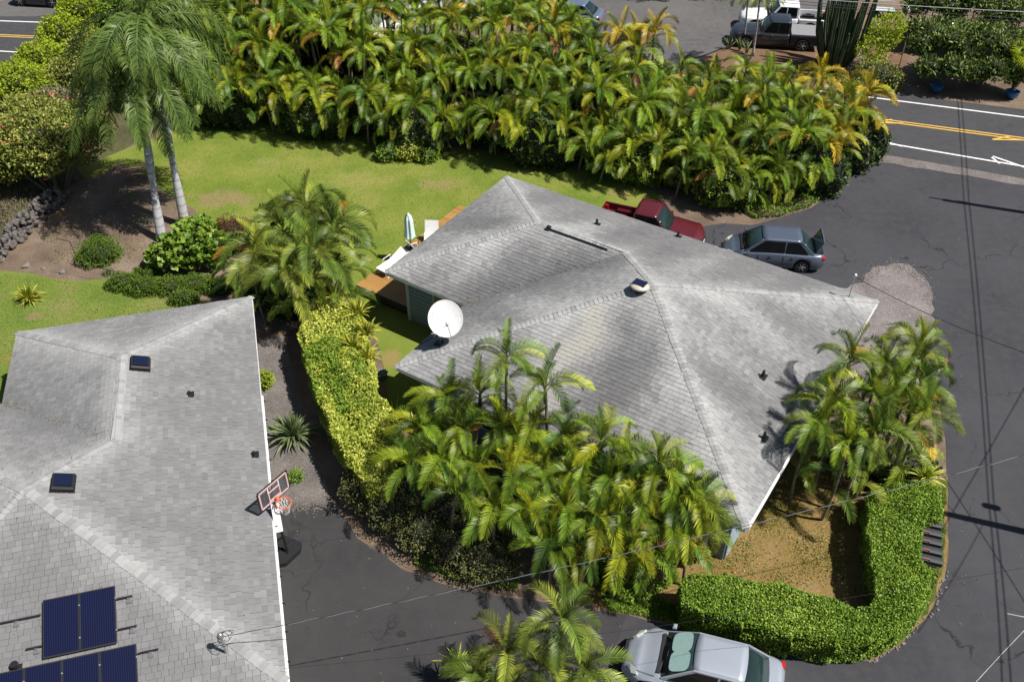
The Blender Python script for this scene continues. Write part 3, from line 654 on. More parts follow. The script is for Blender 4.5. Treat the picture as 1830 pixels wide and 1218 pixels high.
    for i in range(6):
        a, b = wp[i], wp[(i + 1) % 6]; dx, dy = b[0] - a[0], b[1] - a[1]; Lw = math.hypot(dx, dy); an = math.atan2(-dy, dx)
        cx, cy = (a[0] + b[0]) / 2, -(a[1] + b[1]) / 2; m = MB(); m.box((cx, cy, 1.28), (Lw - .001 * i, .12, 2.55), an); wo = m.build('wall', 'wall', t)
        nx, ny = -math.sin(an), math.cos(an)
        if in_poly(np.array([[cx + nx * .3, -(cy + ny * .3)]]), wp)[0]: nx, ny = -nx, -ny
        for k in range(int(2.3 / .2)):
            m = MB(); m.box((cx + nx * .07, cy + ny * .07, .15 + .2 * k), (Lw - .14, .025, .018), an)
            if k == 0: allb = m
            else: allb.add(m.V, m.F)
        lb = allb.build('siding_lap', 'wall', wo); lb['kind'] = 'stuff'
        nwin = max(1, int(Lw / 4))
        for k in range(nwin):
            s_ = (k + .5) / nwin - .5; wx, wy = cx + math.cos(an) * Lw * s_, cy + math.sin(an) * Lw * s_
            m = MB(); m.box((wx + nx * .075, wy + ny * .075, 1.45), (1.3, .05, 1.1), an); wf = m.build('window', 'trimgrey', t)
            m = MB(); m.box((wx + nx * .095, wy + ny * .095, 1.45), (1.16, .03, .96), an); m.build('pane', 'glassdark', wf)
    for (x, y) in ((wp[5][0], -wp[5][1]), (wp[4][0], -wp[4][1])):
        m = MB(); m.box((x - .01, y - .01, 1.27), (.16, .16, 2.52)); m.build('corner_trim', 'trimgrey', t)
    def onroof(p, q):
        inm = p > u0
        z = min(SL * q, SL * (L - p), *( [SL * (W2 - q)] if inm else [SL * (W1 - q)]), 99)
        z = min(SL * q, SL * (L - p)); zm = min(z, SL * (p - u0), SL * (W2 - q)); zw = min(z, SL * p, SL * (W1 - q))
        return Z + max(zm, zw)
    return t, roof, onroof, P3
A1 = G(905, 315, 2.6); F1 = G(1570, 538, 2.6); d1 = (F1 - A1)
H1, R1, on1, P1 = house('main_house', 'hip-roofed house with streaked grey shingle roof in the middle, ringed by palms', (A1.x, A1.y), (d1.x, d1.y, 0), 17.09, 8.83, 3.89, 13.07, 3)
A2 = G(450, 530, 2.6)
H2, R2, on2, P2 = house('neighbour_house', 'pale grey hip-roofed house at lower left carrying solar panels', (A2.x, A2.y), (.2552, -.9669, 0), 16.72, 8.48, 3.92, 12.7, 5)
u1 = Vector((d1.x, d1.y, 0)).normalized(); v1 = Vector((u1.y, -u1.x, 0))
u2 = Vector((.2552, -.9669, 0)).normalized(); v2 = Vector((u2.y, -u2.x, 0))
def w1_(p, q, z=0): return Vector((A1.x, A1.y, 0)) + u1 * p + v1 * q + Vector((0, 0, z))
def w2_(p, q, z=0): return Vector((A2.x, A2.y, 0)) + u2 * p + v2 * q + Vector((0, 0, z))
ANG1 = math.atan2(u1.y, u1.x); ANG2 = math.atan2(u2.y, u2.x)
# vent pipes and flashing
def pipe(on, par, p, q, h=.28, wide=.05):
    z = on(p, q); m = MB(); m.box((p, -q, z + .03), (.26, .30, .02), 0); fl = m.build('pipe_flashing', 'blackmetal', par)
    m = MB(); m.tube([(p, -q, z - .02), (p, -q, z + h * .3), (p, -q, z + h)], [wide * 1.6, wide, wide], 10); m.build('vent_pipe', 'blackmetal', par)
for p, q in ((6.03, 2.42), (8.84, .47), (15.17, 7.25), (16.2, 9.61)): pipe(on1, R1, p, q)
for p, q in ((5.94, 2.19), (8.6, .35)): pipe(on2, R2, p, q, .16)
pipe(on2, R2, 14.97, 6.5, .2, .1)
# dark ridge vent gap beside the ridge of the wing
a, b = P1['r0'].lerp(P1['r1'], .16), P1['r0'].lerp(P1['r1'], .83); m = MB(); m.tube([a + Vector((0, -.2, -.0)), b + Vector((0, -.2, -.0))], .03, 6); m.box((a.x, a.y - .2, a.z + .06), (.16, .12, .12)); m.build('ridge_vent', 'black', R1)
# gutters on neighbour's driveway eave
m = MB(); m.tube([(5.7, .05, 2.55), (16.7, .05, 2.55)], .03, 8); gt = m.build('gutter', 'white', H2)
m = MB()
for k in range(12): m.box((6 + k * .92, .10, 2.56), (.03, .09, .03))
m.build('gutter_bracket', 'blackmetal', gt)
m = MB(); m.box((17.12, -9.2, 2.5), (.06, 7.6, .11)); m.build('gutter', 'white', H1)
m = MB(); m.box((15.9, -12.8, 1.25), (.10, .10, 2.5)); m.build('downspout', 'white', H1)
m = MB(); m.box((12.6, -13.35, 1.25), (.18, .18, 2.45)); m.build('porch_post', 'white', H1)

# leaf litter caught in the valleys and on the slopes
for nm_, wf_, onf, Pn, Hn in (('m', w1_, on1, P1, (3.89, 8.83)), ('n', w2_, on2, P2, (3.92, 8.48))):
    D_ = []
    for i in range(130):
        a_ = rng.random() ** 1.5 * 4.0; p_ = Hn[0] + a_ + rng.gauss(0, .10); q_ = Hn[1] - a_ + rng.gauss(0, .10); D_.append(wf_(p_, q_, onf(p_, q_) + .05))
    for i in range(70):
        p_, q_ = rng.uniform(4.5, 16), rng.uniform(.5, 12); D_.append(wf_(p_, q_, onf(p_, q_) + .045))
    D_ = np.array(D_); leaves('roof_leaf_litter', D_, np.column_stack([nr.normal(size=(len(D_), 2)), np.zeros(len(D_))]), .06, .03, 'scrubleaf', kind='stuff')
# loose stones round the gravel patch and path
mb = MB()
for i in range(420):
    a_ = rng.random() * 5; ring_ = [(1540, 505), (1560, 480), (1590, 470), (1625, 474), (1652, 495), (1668, 540)]; k_ = int(a_); x_ = ring_[k_][0] + (ring_[k_ + 1][0] - ring_[k_][0]) * (a_ - k_); y_ = ring_[k_][1] + (ring_[k_ + 1][1] - ring_[k_][1]) * (a_ - k_)
    g_ = G(x_ + rng.gauss(0, 7), y_ + rng.gauss(2, 6)); mb.box((g_.x, g_.y, .018), (rng.uniform(.02, .05), rng.uniform(.02, .05), .025), rng.uniform(0, 3))
for i in range(260):
    g_ = G(rng.uniform(480, 600), rng.gauss(905, 7)); mb.box((g_.x, g_.y, .018), (rng.uniform(.02, .05), rng.uniform(.02, .05), .025), rng.uniform(0, 3))
tag(mb.build('loose_gravel', 'rock2'), kind='stuff')
# --- roof equipment, main house
def slopebasis(face):      # axes on a sloping face in house-local space
    return
dz = on1(10.38, 6.9); t = thing('solar_roof_vent', 'round cream roof vent with small solar panel near the peak of the main roof', 'roof vent', w1_(10.2, 7.0, on1(10.2, 7.0)), ANG1)
m = MB(); m.lathe([(.16, -.1), (.16, .16)], n=20); m.build('vent_neck', 'blackmetal', t)
M['cream'] = plain('cream_metal', (.44, .41, .36), .45, grain=.08)
m = MB(); m.lathe([(.02, .16), (.34, .15), (.36, .19), (.33, .24), (.22, .29), (.02, .31)], n=32); hd = m.build('vent_hood', 'cream', t, smooth=True); hd.rotation_euler = (R(-10), 0, 0)
M['pv'] = plain('dark_solar_glass', (.008, .012, .035), .15, grain=.1)
m = MB(); m.box((0, .02, .34), (.46, .34, .03)); pn = m.build('solar_cell', 'pv', t); pn.rotation_euler = (R(-4), R(0), 0)
# chimney mast / service mast
t = thing('service_mast', 'thin metal service mast with round cap at the right corner of the main roof', 'mast', w1_(16.13, .82, on1(16.13, .82)), 0)
m = MB(); m.tube([(0, 0, -.1), (0, 0, .5), (.03, 0, 1.05)], .025, 8); m.build('pole', 'metal', t)
m = MB(); m.lathe([(.03, .98), (.09, 1.0), (.1, 1.08), (.03, 1.14)], n=12); m.build('weather_head', 'metal', t, smooth=True)
m = MB(); m.box((0, 0, .0), (.3, .3, .03), ANG1); m.build('flashing', 'metal', t)
# satellite dish
t = thing('satellite_dish', 'large white satellite dish on the lower left corner of the main roof', 'satellite dish', w1_(4.7, 11.49, on1(4.7, 11.49)), 0)
face = (Vector((.10, -.62, .78))).normalized(); q = face.to_track_quat('Z', 'Y'); ctr = Vector((.24, .12, 1.08))
prof = [(.001, -.13)] + [(.76 * k / 10, -.13 + .13 * (k / 10) ** 2) for k in range(1, 11)] + [(.775, .012), (.76, -.012)] + [(.76 * k / 10, -.15 + .13 * (k / 10) ** 2) for k in range(9, 0, -1)]
m = MB(); L2 = MB().lathe(prof, n=48); M['dish'] = plain('white_dish_enamel', (.58, .58, .58), .55, grain=.06)
m.add([ctr + q @ Vector((a * 0.80, b * .88, c)) for a, b, c in L2.V], L2.F); m.build('reflector', 'dish', t, smooth=True)
m = MB(); m.tube([(0, 0, -.1), (0, 0, .7)], .04, 8); m.tube([(0, 0, .7), ctr + q @ Vector((0, 0, -.17))], .05, 8); m.build('mast', 'metal', t)
m = MB(); m.tube([(-.75, .15, -.12), (0, 0, .45)], .02, 6); m.tube([(-.15, .75, .05), (0, 0, .45)], .02, 6); m.tube([(.02, -.5, -.1), (0, 0, .35)], .02, 6); m.build('brace', 'blackmetal', t)
m = MB(); tip = ctr + q @ Vector((0, -.35, .62)); e1 = ctr + q @ Vector((-.5, -.62, 0)); e2 = ctr + q @ Vector((.15, -.76, 0)); e3 = ctr + q @ Vector((-.45, .3, -.05))
m.tube([e2, tip], .014, 6); m.tube([e1, tip], .008, 5); m.tube([e3, tip], .008, 5); m.build('feed_arm', 'metal', t)
m = MB(); m.lathe([(.02, -.07), (.05, -.05), (.06, .06), (.03, .08)], c=tip, n=12); m.build('feed_horn', 'trimgrey', t, smooth=True)
m = MB(); m.box((0, 0, .03), (.35, .35, .04), ANG1); m.build('mount_foot', 'blackmetal', t)

# --- deck with furniture
dk = thing('wooden_deck', 'orange stained wooden deck along the left side of the main house', 'deck', w1_(-1, 4.4, 0), ANG1)
def deckloc(p, q, z): return (p + 1, -(q - 4.4), z)
k = 0; q = .45
pm = [mesh('plank', MB().box((0, 0, 0), (3.05, .128, .035), 0, .004).V, MB().box((0, 0, 0), (3.05, .128, .035), 0, .004).F, 'deck', tint=[v] * 16) for v in (.1, .35, .6, .85, 1)]
while q < 8.0:
    link('plank', pm[rng.randrange(5)], dk, deckloc(-.97, q, .385)); q += .136; k += 1
pm2 = [mesh('plank', MB().box((0, 0, 0), (3.2, .128, .035), 0, .004).V, MB().box((0, 0, 0), (3.2, .128, .035), 0, .004).F, 'deck', tint=[v] * 16) for v in (.2, .6, .9)]
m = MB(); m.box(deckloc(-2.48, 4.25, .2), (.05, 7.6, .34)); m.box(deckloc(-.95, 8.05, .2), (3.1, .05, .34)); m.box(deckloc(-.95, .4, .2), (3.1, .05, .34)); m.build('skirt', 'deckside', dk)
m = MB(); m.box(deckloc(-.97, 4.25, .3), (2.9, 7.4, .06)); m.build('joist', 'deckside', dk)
def chair(label, loc, rz, recl=45, length=1.1):
    t = thing('patio_lounger', label, 'lounger', loc, rz, 'white loungers on the deck')
    m = MB(); s_ = length / 2
    for sy in (-.3, .3):
        m.tube([(-s_, sy, .3), (s_ * .9, sy, .3)], .022, 6)
        m.tube([(s_ * .8, sy, .3), (s_ * .85, sy, 0), (-s_ * .85, sy, 0), (-s_ * .9, sy, .3)], .02, 6)
        m.tube([(-s_ * .2, sy, .3), (-s_ * .25, sy, .52), (s_ * .35, sy, .52), (s_ * .4, sy, .3)], .018, 6)
    for x in (-s_, s_ * .9): m.tube([(x, -.3, .3), (x, .3, .3)], .02, 6)
    bx = -s_ * .2; hgt = .75; m.tube([(bx, -.3, .3), (bx - math.cos(R(recl)) * hgt, -.3, .3 + math.sin(R(recl)) * hgt), (bx - math.cos(R(recl)) * hgt, .3, .3 + math.sin(R(recl)) * hgt), (bx, .3, .3)], .02, 6)
    m.build('frame', 'white', t)
    m = MB(); m.box(((bx + s_ * .9) / 2, 0, .315), (s_ * .9 - bx, .56, .02)); m.build('seat', 'white', t)
    m = MB(); a = Vector((bx, 0, .31)); b = Vector((bx - math.cos(R(recl)) * hgt, 0, .31 + math.sin(R(recl)) * hgt)); n_ = Vector((math.sin(R(recl)), 0, math.cos(R(recl)))) * .012
    m.add([a + Vector((0, -.28, 0)) + n_, a + Vector((0, .28, 0)) + n_, b + Vector((0, .28, 0)) + n_, b + Vector((0, -.28, 0)) + n_, a + Vector((0, -.28, 0)) - n_, a + Vector((0, .28, 0)) - n_, b + Vector((0, .28, 0)) - n_, b + Vector((0, -.28, 0)) - n_], [[0, 1, 2, 3], [7, 6, 5, 4], [0, 3, 7, 4], [1, 5, 6, 2], [2, 6, 7, 3], [0, 4, 5, 1]])
    m.build('backrest', 'white', t)
chair('long white lounger at the near end of the deck, left of the closed umbrella', w1_(-1.9, 6.2, .405), ANG1 + R(-95), 20, 1.6)
chair('white chair seen from its back, right of the closed umbrella', w1_(-1.65, 3.7, .405), ANG1 + R(-60), 68, .9)
chair('white chair just behind the umbrella pole, half hidden by the roof edge', w1_(-1.55, 4.85, .405), ANG1 + R(70), 60, .9)
t = thing('patio_table', 'small dark patio table under the closed umbrella', 'table', w1_(-1.85, 4.95, .405), ANG1)
M['tabletop'] = plain('brown_table_top', (.12, .09, .075), .4)
m = MB(); m.box((0, 0, .42), (.5, .6, .04), 0, .01); m.build('tabletop', 'tabletop', t)
for sx in (-.2, .2):
    for sy in (-.25, .25): m = MB(); m.tube([(sx, sy, 0), (sx, sy, .4)], .018, 6); m.build('leg', 'blackmetal', t)
t = thing('patio_umbrella', 'closed pale turquoise patio umbrella on the deck', 'umbrella', w1_(-1.85, 4.95, .405), 0)
M['aqua'] = plain('pale_aqua_canvas', (.60, .76, .75), .8, grain=.12)
m = MB(); m.tube([(0, 0, 0), (0, 0, 2.2)], .022, 8); m.build('pole', 'blackmetal', t)
n = 24; V = []; Fs = []; pr = [(.03, 2.18), (.10, 2.1), (.15, 1.85), (.16, 1.5), (.19, 1.1), (.20, .98)]
for i, (rr, z) in enumerate(pr):
    for k in range(n): a = 2 * math.pi * k / n; q = rr * (1 + (.28 if i > 0 else 0) * math.cos(a * 6)); V.append((q * math.cos(a), q * math.sin(a), z + (.03 * math.cos(a * 6) if i == 5 else 0)))
for i in range(5):
    for k in range(n): Fs.append([i * n + k, i * n + (k + 1) % n, (i + 1) * n + (k + 1) % n, (i + 1) * n + k])
Fs.append(list(range(n))); obj('canopy', V, Fs, 'aqua', t, True)
m = MB(); m.lathe([(.001, 2.26), (.03, 2.2), (.11, 2.1), (.10, 2.05)], n=12); m.build('canopy_cap', 'aqua', t, smooth=True)
# blue planter tub with rocks
pc = G(678, 676, 0); t = thing('planter_tub', 'oval pale blue tub beside the hedge', 'planter', (pc.x, pc.y, 0), R(10))
M['blue'] = plain('pale_blue_plastic', (.17, .36, .42), .5)
m = MB(); L2 = MB().lathe([(.30, 0), (.36, .28), (.39, .30), (.34, .29), (.32, .2), (.01, .2)], n=24); m.add([(a * .95, b * .55, c) for a, b, c in L2.V], L2.F); m.build('tub', 'blue', t, smooth=True)
def stone_mesh(seed, sx, sy, sz, mat='rock'):
    r = random.Random(seed); bm = bmesh.new(); bmesh.ops.create_icosphere(bm, subdivisions=1, radius=.5)
    for v in bm.verts: v.co = Vector((v.co.x * sx, v.co.y * sy, v.co.z * sz)) * r.uniform(.75, 1.12)
    me = bpy.data.meshes.new('stone'); bm.to_mesh(me); bm.free(); me.materials.append(M[mat]); return me
SM = [stone_mesh(i, 1, .8, .6) for i in range(6)]; SM2 = [stone_mesh(i, 1, .85, .6, 'rock2') for i in range(5)]
for i in range(7):
    a = rng.uniform(0, 6.28); k = rng.uniform(.2, .28)
    o = link('tub_rock', SM[i % 6], None, (pc.x - .21 + .07 * i, pc.y + .07 * (-1) ** i, .33), (rng.random(), rng.random(), a), (k, k, k)); tag(o, '%s dark lava rock from left heaped in the pale blue tub' % ['first', 'second', 'third', 'fourth', 'fifth', 'sixth', 'seventh'][i], 'rock', 'rocks in the blue tub')

# --- neighbour house roof equipment
def sroof(q): return q
def solar_vent(label, p, q):
    t = thing('solar_attic_fan', label, 'roof vent', w2_(p, q, on2(p, q)), ANG2, 'square solar attic fans'); tilt = math.atan(SL)
    m = MB(); m.box((0, 0, .10), (.62, .60, .14), 0, .04); b = m.build('housing', 'blackmetal', t); b.rotation_euler = (-tilt * -1 * 1, 0, 0)
    m = MB(); m.box((0, 0, .2), (.46, .46, .03)); c = m.build('solar_cell', 'pv', t); c.rotation_euler = (tilt, 0, 0)
    m = MB(); m.box((0, 0, .02), (.7, .66, .02)); c = m.build('base_flange', 'blackmetal', t); c.rotation_euler = (tilt, 0, 0)
# east face of the neighbour: falls towards q = 0 (local +y)
def fix_tilt(t, ax):
    for c in t.children: c.rotation_euler = ax
for lb, p, q in (('upper square black solar attic fan right below the ridge fork of the left roof', 4.6, 3.68), ('lower square black solar attic fan beside the peak of the left roof', 10.1, 5.45)):
    solar_vent(lb, p, q)
for o in bpy.data.objects:
    if o.get('category') == 'roof vent' and o.name.startswith('solar_attic'):
        for c in o.children: c.rotation_euler = (-math.atan(SL), 0, 0)
# solar panels on the south face (falls towards +x local)
def facepoint(p, q): return w2_(p, q, on2(p, q))
tiltS = math.atan(SL * 12.7 / 12.8)
def pvmat():
    k = NT('solar_panel_cells'); p = k.obj(); sx = k.n('SeparateXYZ'); k.put(sx.inputs[0], p)
    wv = k.math('FRACT', k.math('MULTIPLY', sx.outputs['Y'], 18)); ln = k.ramp(wv, [(.0, 1), (.16, 1), (.24, 0), (.84, 0)])
    w2 = k.math('FRACT', k.math('MULTIPLY', sx.outputs['X'], 60))
    c = k.mix(ln, (.005, .007, .028), (.015, .019, .06)); c = k.mix(k.math('MULTIPLY', w2, .35), c, (.004, .004, .02)); k.col(c); k.rough(.22); k.b.inputs['Specular IOR Level'].default_value = .6; return k.m
M['pvpanel'] = pvmat()
def array(label, p, q):
    a_ = thing('solar_array', label, 'solar panels', facepoint(p, q), 0); a_.matrix_world = Matrix.Translation(facepoint(p, q)); return a_
arrs = [array('upper pair of dark blue solar panels on the left roof', 15.0, 4.9), array('lower row of dark blue solar panels cut by the bottom edge', 16.6, 5.4)]
def panel(label, p, q, wq=.985, lp=1.62, arr=None):
    # p: lower... centre on the face; width along q, length along p
    t = bpy.data.objects.new('solar_panel', None); C.objects.link(t); t.parent = arr; t.location = facepoint(p, q) + Vector((0, 0, .14)) - arr.location
    t.rotation_euler = (Matrix.Rotation(ANG2, 4, 'Z') @ Matrix.Rotation(tiltS, 4, 'Y')).to_euler()
    m = MB(); m.box((0, 0, 0), (lp - .05, wq - .05, .03)); m.build('cell_glass', 'pvpanel', t)
    m = MB()
    for sx in (-1, 1): m.box((sx * (lp / 2 - .015), 0, .0), (.028, wq - .01, .045))
    for sy in (-1, 1): m.box((0, sy * (wq / 2 - .017), .0), (lp - .06, .025, .044))
    m.build('frame', 'black', t); 
    for sx in (-.28, .28): m = MB(); m.lathe([(.022, .01), (.022, .035)], c=(sx * lp, wq / 2, 0), n=8); m.build('clamp', 'metal', t)
panel('upper solar panel row, left panel', 14.25, 5.38, .9, 1.52, arrs[0])
panel('upper solar panel row, right panel nearest the hip', 14.25, 4.48, .9, 1.52, arrs[0])
labs = ['rightmost panel of the lower solar row', 'second panel from the right in the lower solar row', 'third panel from the right in the lower solar row', 'leftmost visible panel of the lower solar row']
for i, lb in enumerate(labs): panel(lb, 15.82, 4.02 + .9 * i, .9, 1.55, arrs[1])
rails = [('top rail left of the upper solar panels', 13.85, 5.9, 7.4, 1), ('short rail end right of the upper panels, top', 13.85, 3.62, 4.02, 1), ('short rail end right of the upper panels, lower', 14.62, 3.55, 4.02, 1), ('short rail end left of the upper panels, lower', 14.62, 5.85, 6.25, 1), ('rail end right of the lower solar row', 15.3, 3.05, 3.55, 1)]
for lb, p, qa, qb, s_ in rails:
    a = facepoint(p, qa) + Vector((0, 0, .09)); b = facepoint(p, qb) + Vector((0, 0, .09)); t = thing('mounting_rail', lb, 'rail', a, 0)
    m = MB(); m.tube([(0, 0, 0), b - a], .025, 6); m.build('bar', 'blackmetal', t)
    m = MB(); e = (b - a) * (.25 if qa < qb and lb.startswith('short rail end right') else .4); m.box((e.x, e.y, e.z - .05), (.09, .09, .06)); m.box((e.x, e.y, e.z - .085), (.28, .14, .015), ANG2); m.build('foot', 'metal', t)
# service mast with insulator loops
ms = facepoint(15.71, 1.4); t = thing('service_mast', 'short metal service mast with looped wires on the lower hip of the left roof', 'mast', ms, 0)
m = MB(); m.tube([(0, 0, -.1), (0, 0, .75)], .035, 8); m.build('pole', 'metal', t)
m = MB(); m.lathe([(.04, .7), (.08, .74), (.07, .86), (.02, .9)], n=12); m.build('weather_head', 'metal', t, smooth=True)
m = MB()
for k in range(3):
    pts_ = [(.14 * math.cos(a) * (1 + .2 * k) + .1, .1 * math.sin(a + k) + .08 * k - .08, .75 + .16 * math.sin(a)) for a in np.linspace(0, 5.8, 16)]; m.tube(pts_, .008, 5)
m.build('wire_loop', 'blackmetal', t)

# ================================================================== basketball hoop
bs = G(506, 984, .1); t = thing('basketball_hoop', 'portable basketball hoop beside the left roof, clear backboard framed white', 'basketball hoop', (bs.x, bs.y, 0), 0)
O = Vector((bs.x, bs.y, 0)); a = G(471, 897, 3.25) - O; b = G(506.5, 857, 3.45) - O; a.z = b.z = 3.35; dW = (b - a).normalized(); ang = math.atan2(dW.y, dW.x); nB = Vector((dW.y, -dW.x, 0)); ctr = (a + b) / 2; W_ = 1.12; Hh = .72
hexa = [(-.55, -.28), (-.32, -.46), (.32, -.46), (.55, -.28), (.42, .42), (-.42, .42)]
bt = MB(); bt.prism([(x * math.cos(ang) - y * math.sin(ang), x * math.sin(ang) + y * math.cos(ang)) for x, y in hexa], 0, .2); bt.build('base_tank', 'black', t)
m = MB(); m.box((0, 0, .22), (.8, .06, .05), ang); m.box((0, 0, .22), (.06, .6, .05), ang); m.lathe([(.05, .2), (.05, .25)], c=(nB.x * -.25, nB.y * -.25, 0), n=10); m.build('tank_rib', 'blackmetal', t)
foot = G(515, 986, .15) - O; head = ctr - nB * .25 + Vector((0, 0, -.45)); m = MB(); m.tube([foot, head], .045, 8); m.build('pole', 'blackmetal', t)
m = MB(); m.tube([(-nB.x * .1 - .28, .25, .2), foot.lerp(head, .3)], .03, 6); m.tube([head.lerp(foot, .12), ctr - nB * .04 + Vector((0, 0, .2))], .025, 6); m.tube([head, ctr - nB * .04 - Vector((0, 0, .2))], .03, 6); m.build('strut', 'blackmetal', t)
p0 = G(490, 900, 3.0) - O; p1 = G(499, 950, 2.3) - O; dd = (p1 - p0); sdv = Vector((.10, .03, 0)); m = MB()
m.add([p0 - sdv, p0 + sdv, p1 + sdv, p1 - sdv] + [k + Vector((0, .05, -.03)) for k in (p0 - sdv, p0 + sdv, p1 + sdv, p1 - sdv)], [[3, 2, 1, 0], [4, 5, 6, 7], [0, 1, 5, 4], [1, 2, 6, 5], [2, 3, 7, 6], [3, 0, 4, 7]]); pad = m.build('pole_pad', 'white', t)
nn_ = dd.cross(sdv).normalized(); nn_ = nn_ if nn_.z > 0 else -nn_
xax = sdv.normalized(); yax = nn_.cross(xax); mA = MB(); Tm = Matrix.Translation(p0 + dd * .16 + nn_ * .034) @ Matrix((xax, yax, nn_)).transposed().to_4x4()
for a_, b_ in (((-.07, 0), (0, .2)), ((.07, 0), (0, .2)), ((-.04, .07), (.04, .07))): mA.tube([Tm @ Vector((*a_, 0)), Tm @ Vector((*b_, 0))], .014, 4)
mA.build('pad_letter', 'black', pad)
M['clear'] = plain('smoky_clear_board', (.09, .10, .11), .1, grain=.02)
k = M['clear'].node_tree; pb = k.nodes['Principled BSDF']; pb.inputs['Alpha'].default_value = .55
bo = Matrix.Translation(ctr) @ Matrix.Rotation(ang, 4, 'Z')
def bbox(name, c, d, mat, par=t):
    m = MB(); m.box(c, d); return link(name, mesh(name, [bo @ Vector(v) for v in m.V], m.F, mat), par)
bd = bbox('backboard', (0, 0, 0), (W_, .02, Hh), 'clear')
def frame(par, y, w_, h_, th, mat, name, cz=0):
    m = MB()
    for c, d in (((0, y, cz + h_ / 2), (w_, .02, th)), ((0, y, cz - h_ / 2), (w_, .02, th)), ((-w_ / 2, y, cz), (th, .02, h_ - th)), ((w_ / 2, y, cz), (th, .02, h_ - th))): m.box(c, d)
    link(name, mesh(name, [bo @ Vector(v) for v in m.V], m.F, mat), par)
M['pinkw'] = plain('faded_red_line', (.62, .40, .40), .5)
frame(t, 0, W_ + .05, Hh + .05, .05, 'black', 'backboard_frame')
for y_ in (-.014, ): frame(bd, y_, W_ - .05, Hh - .05, .05, 'pinkw', 'border_line'); frame(bd, y_ * 1.2, .42, .34, .04, 'pinkw', 'target_square', -.08); bbox('border_line', (-.21, y_, 0), (.035, .02, Hh - .08), 'white', bd); bbox('border_line', (.21, y_, 0), (.035, .02, Hh - .08), 'white', bd)
M['orange'] = plain('orange_rim_paint', (.75, .12, .04), .45)
rc = ctr + nB * .36 - Vector((0, 0, .3)); m = MB(); m.tube([rc + Vector((.225 * math.cos(x), .225 * math.sin(x), 0)) for x in np.linspace(0, 2 * math.pi, 25)], .016, 6, False); m.tube([ctr - Vector((0, 0, .28)) + nB * .02, rc - nB * .2], .05, 6); m.build('rim', 'orange', t, smooth=True)
m = MB()
for k in range(12):
    a0 = 2 * math.pi * k / 12
    for s_ in (-1, 1):
        m.tube([rc + Vector((.22 * math.cos(a0), .22 * math.sin(a0), 0)), rc + Vector((.16 * math.cos(a0 + s_ * .3), .16 * math.sin(a0 + s_ * .3), -.17)), rc + Vector((.12 * math.cos(a0), .12 * math.sin(a0), -.33)), rc + Vector((.11 * math.cos(a0 + s_ * .3), .11 * math.sin(a0 + s_ * .3), -.42))], .007, 4, False)
m.build('net', 'white', t)

# ================================================================== vehicles
M['tyre'] = plain('tyre_rubber', (.014, .014, .015), .85); M['alloy'] = plain('alloy_rim', (.42, .43, .45), .3, .8); M['carglass'] = plain('car_glass', (.014, .028, .028), .05, spec=.7, grain=0)
M['sideglass'] = plain('dark_side_glass', (.006, .007, .008), .05, spec=.5, grain=0)
M['lens'] = plain('headlight_lens', (.38, .40, .36), .1, coat=.5); M['redlens'] = plain('red_tail_light', (.45, .012, .012), .15, coat=.5); M['carblack'] = plain('black_trim', (.012, .012, .013), .5); M['chrome'] = plain('chrome', (.6, .6, .62), .12, 1)
M['seatgrey'] = plain('grey_interior', (.07, .075, .08), .8); M['plate'] = plain('licence_plate', (.6, .6, .6), .4); M['shade'] = plain('silver_sunshade', (.26, .39, .37), .4, .0)
def paint(n, c, m_=.35): M[n] = plain(n, c, .32, m_, .7, grain=.03, gs=2)
paint('silver_paint', (.36, .40, .46)); paint('grey_paint', (.095, .12, .165)); paint('red_paint', (.09, .009, .014), .1); paint('charcoal_paint', (.03, .034, .045)); paint('white_paint', (.75, .76, .78), 0); paint('slate_paint', (.15, .19, .26)); paint('jeep_paint', (.03, .035, .045))
def sstep(a, b, x): x = max(0, min(1, (x - a) / (b - a))); return x * x * (3 - 2 * x)
def lerpk(ks, x):
    for (x0, y0), (x1, y1) in zip(ks, ks[1:]):
        if x <= x1: return y0 + (y1 - y0) * sstep(x0, x1, x)
    return ks[-1][1]
def wheel(t, x, y, r, wid=.2):
    s_ = 1 if y > 0 else -1
    m = MB(); m.lathe([(r * .62, -wid / 2), (r * .93, -wid / 2), (r, -wid * .35), (r, wid * .35), (r * .93, wid / 2), (r * .62, wid / 2)], n=24, axis='y'); wl = link('wheel', mesh('wheel', m.V, m.F, 'tyre', smooth=False), t, (x, y, r))
    m = MB(); m.lathe([(r * .64, -wid * .3), (r * .64, wid * .42), (r * .58, wid * .42), (r * .56, wid * .15), (.02, wid * .12)], n=20, axis='y')
    m.V = [(a, b * s_, c) for a, b, c in m.V]; m.build('rim', 'seatgrey', wl)
    m = MB()
    for k in range(6):
        a = k * math.pi / 3; m.tube([(0, wid * .42 * s_, 0), (r * .6 * math.cos(a), wid * .42 * s_, r * .6 * math.sin(a))], [.04, .03], 5)
    m.lathe([(.06, wid * .3 * s_), (.055, wid * .5 * s_)], n=10, axis='y'); m.build('spoke', 'alloy', wl)
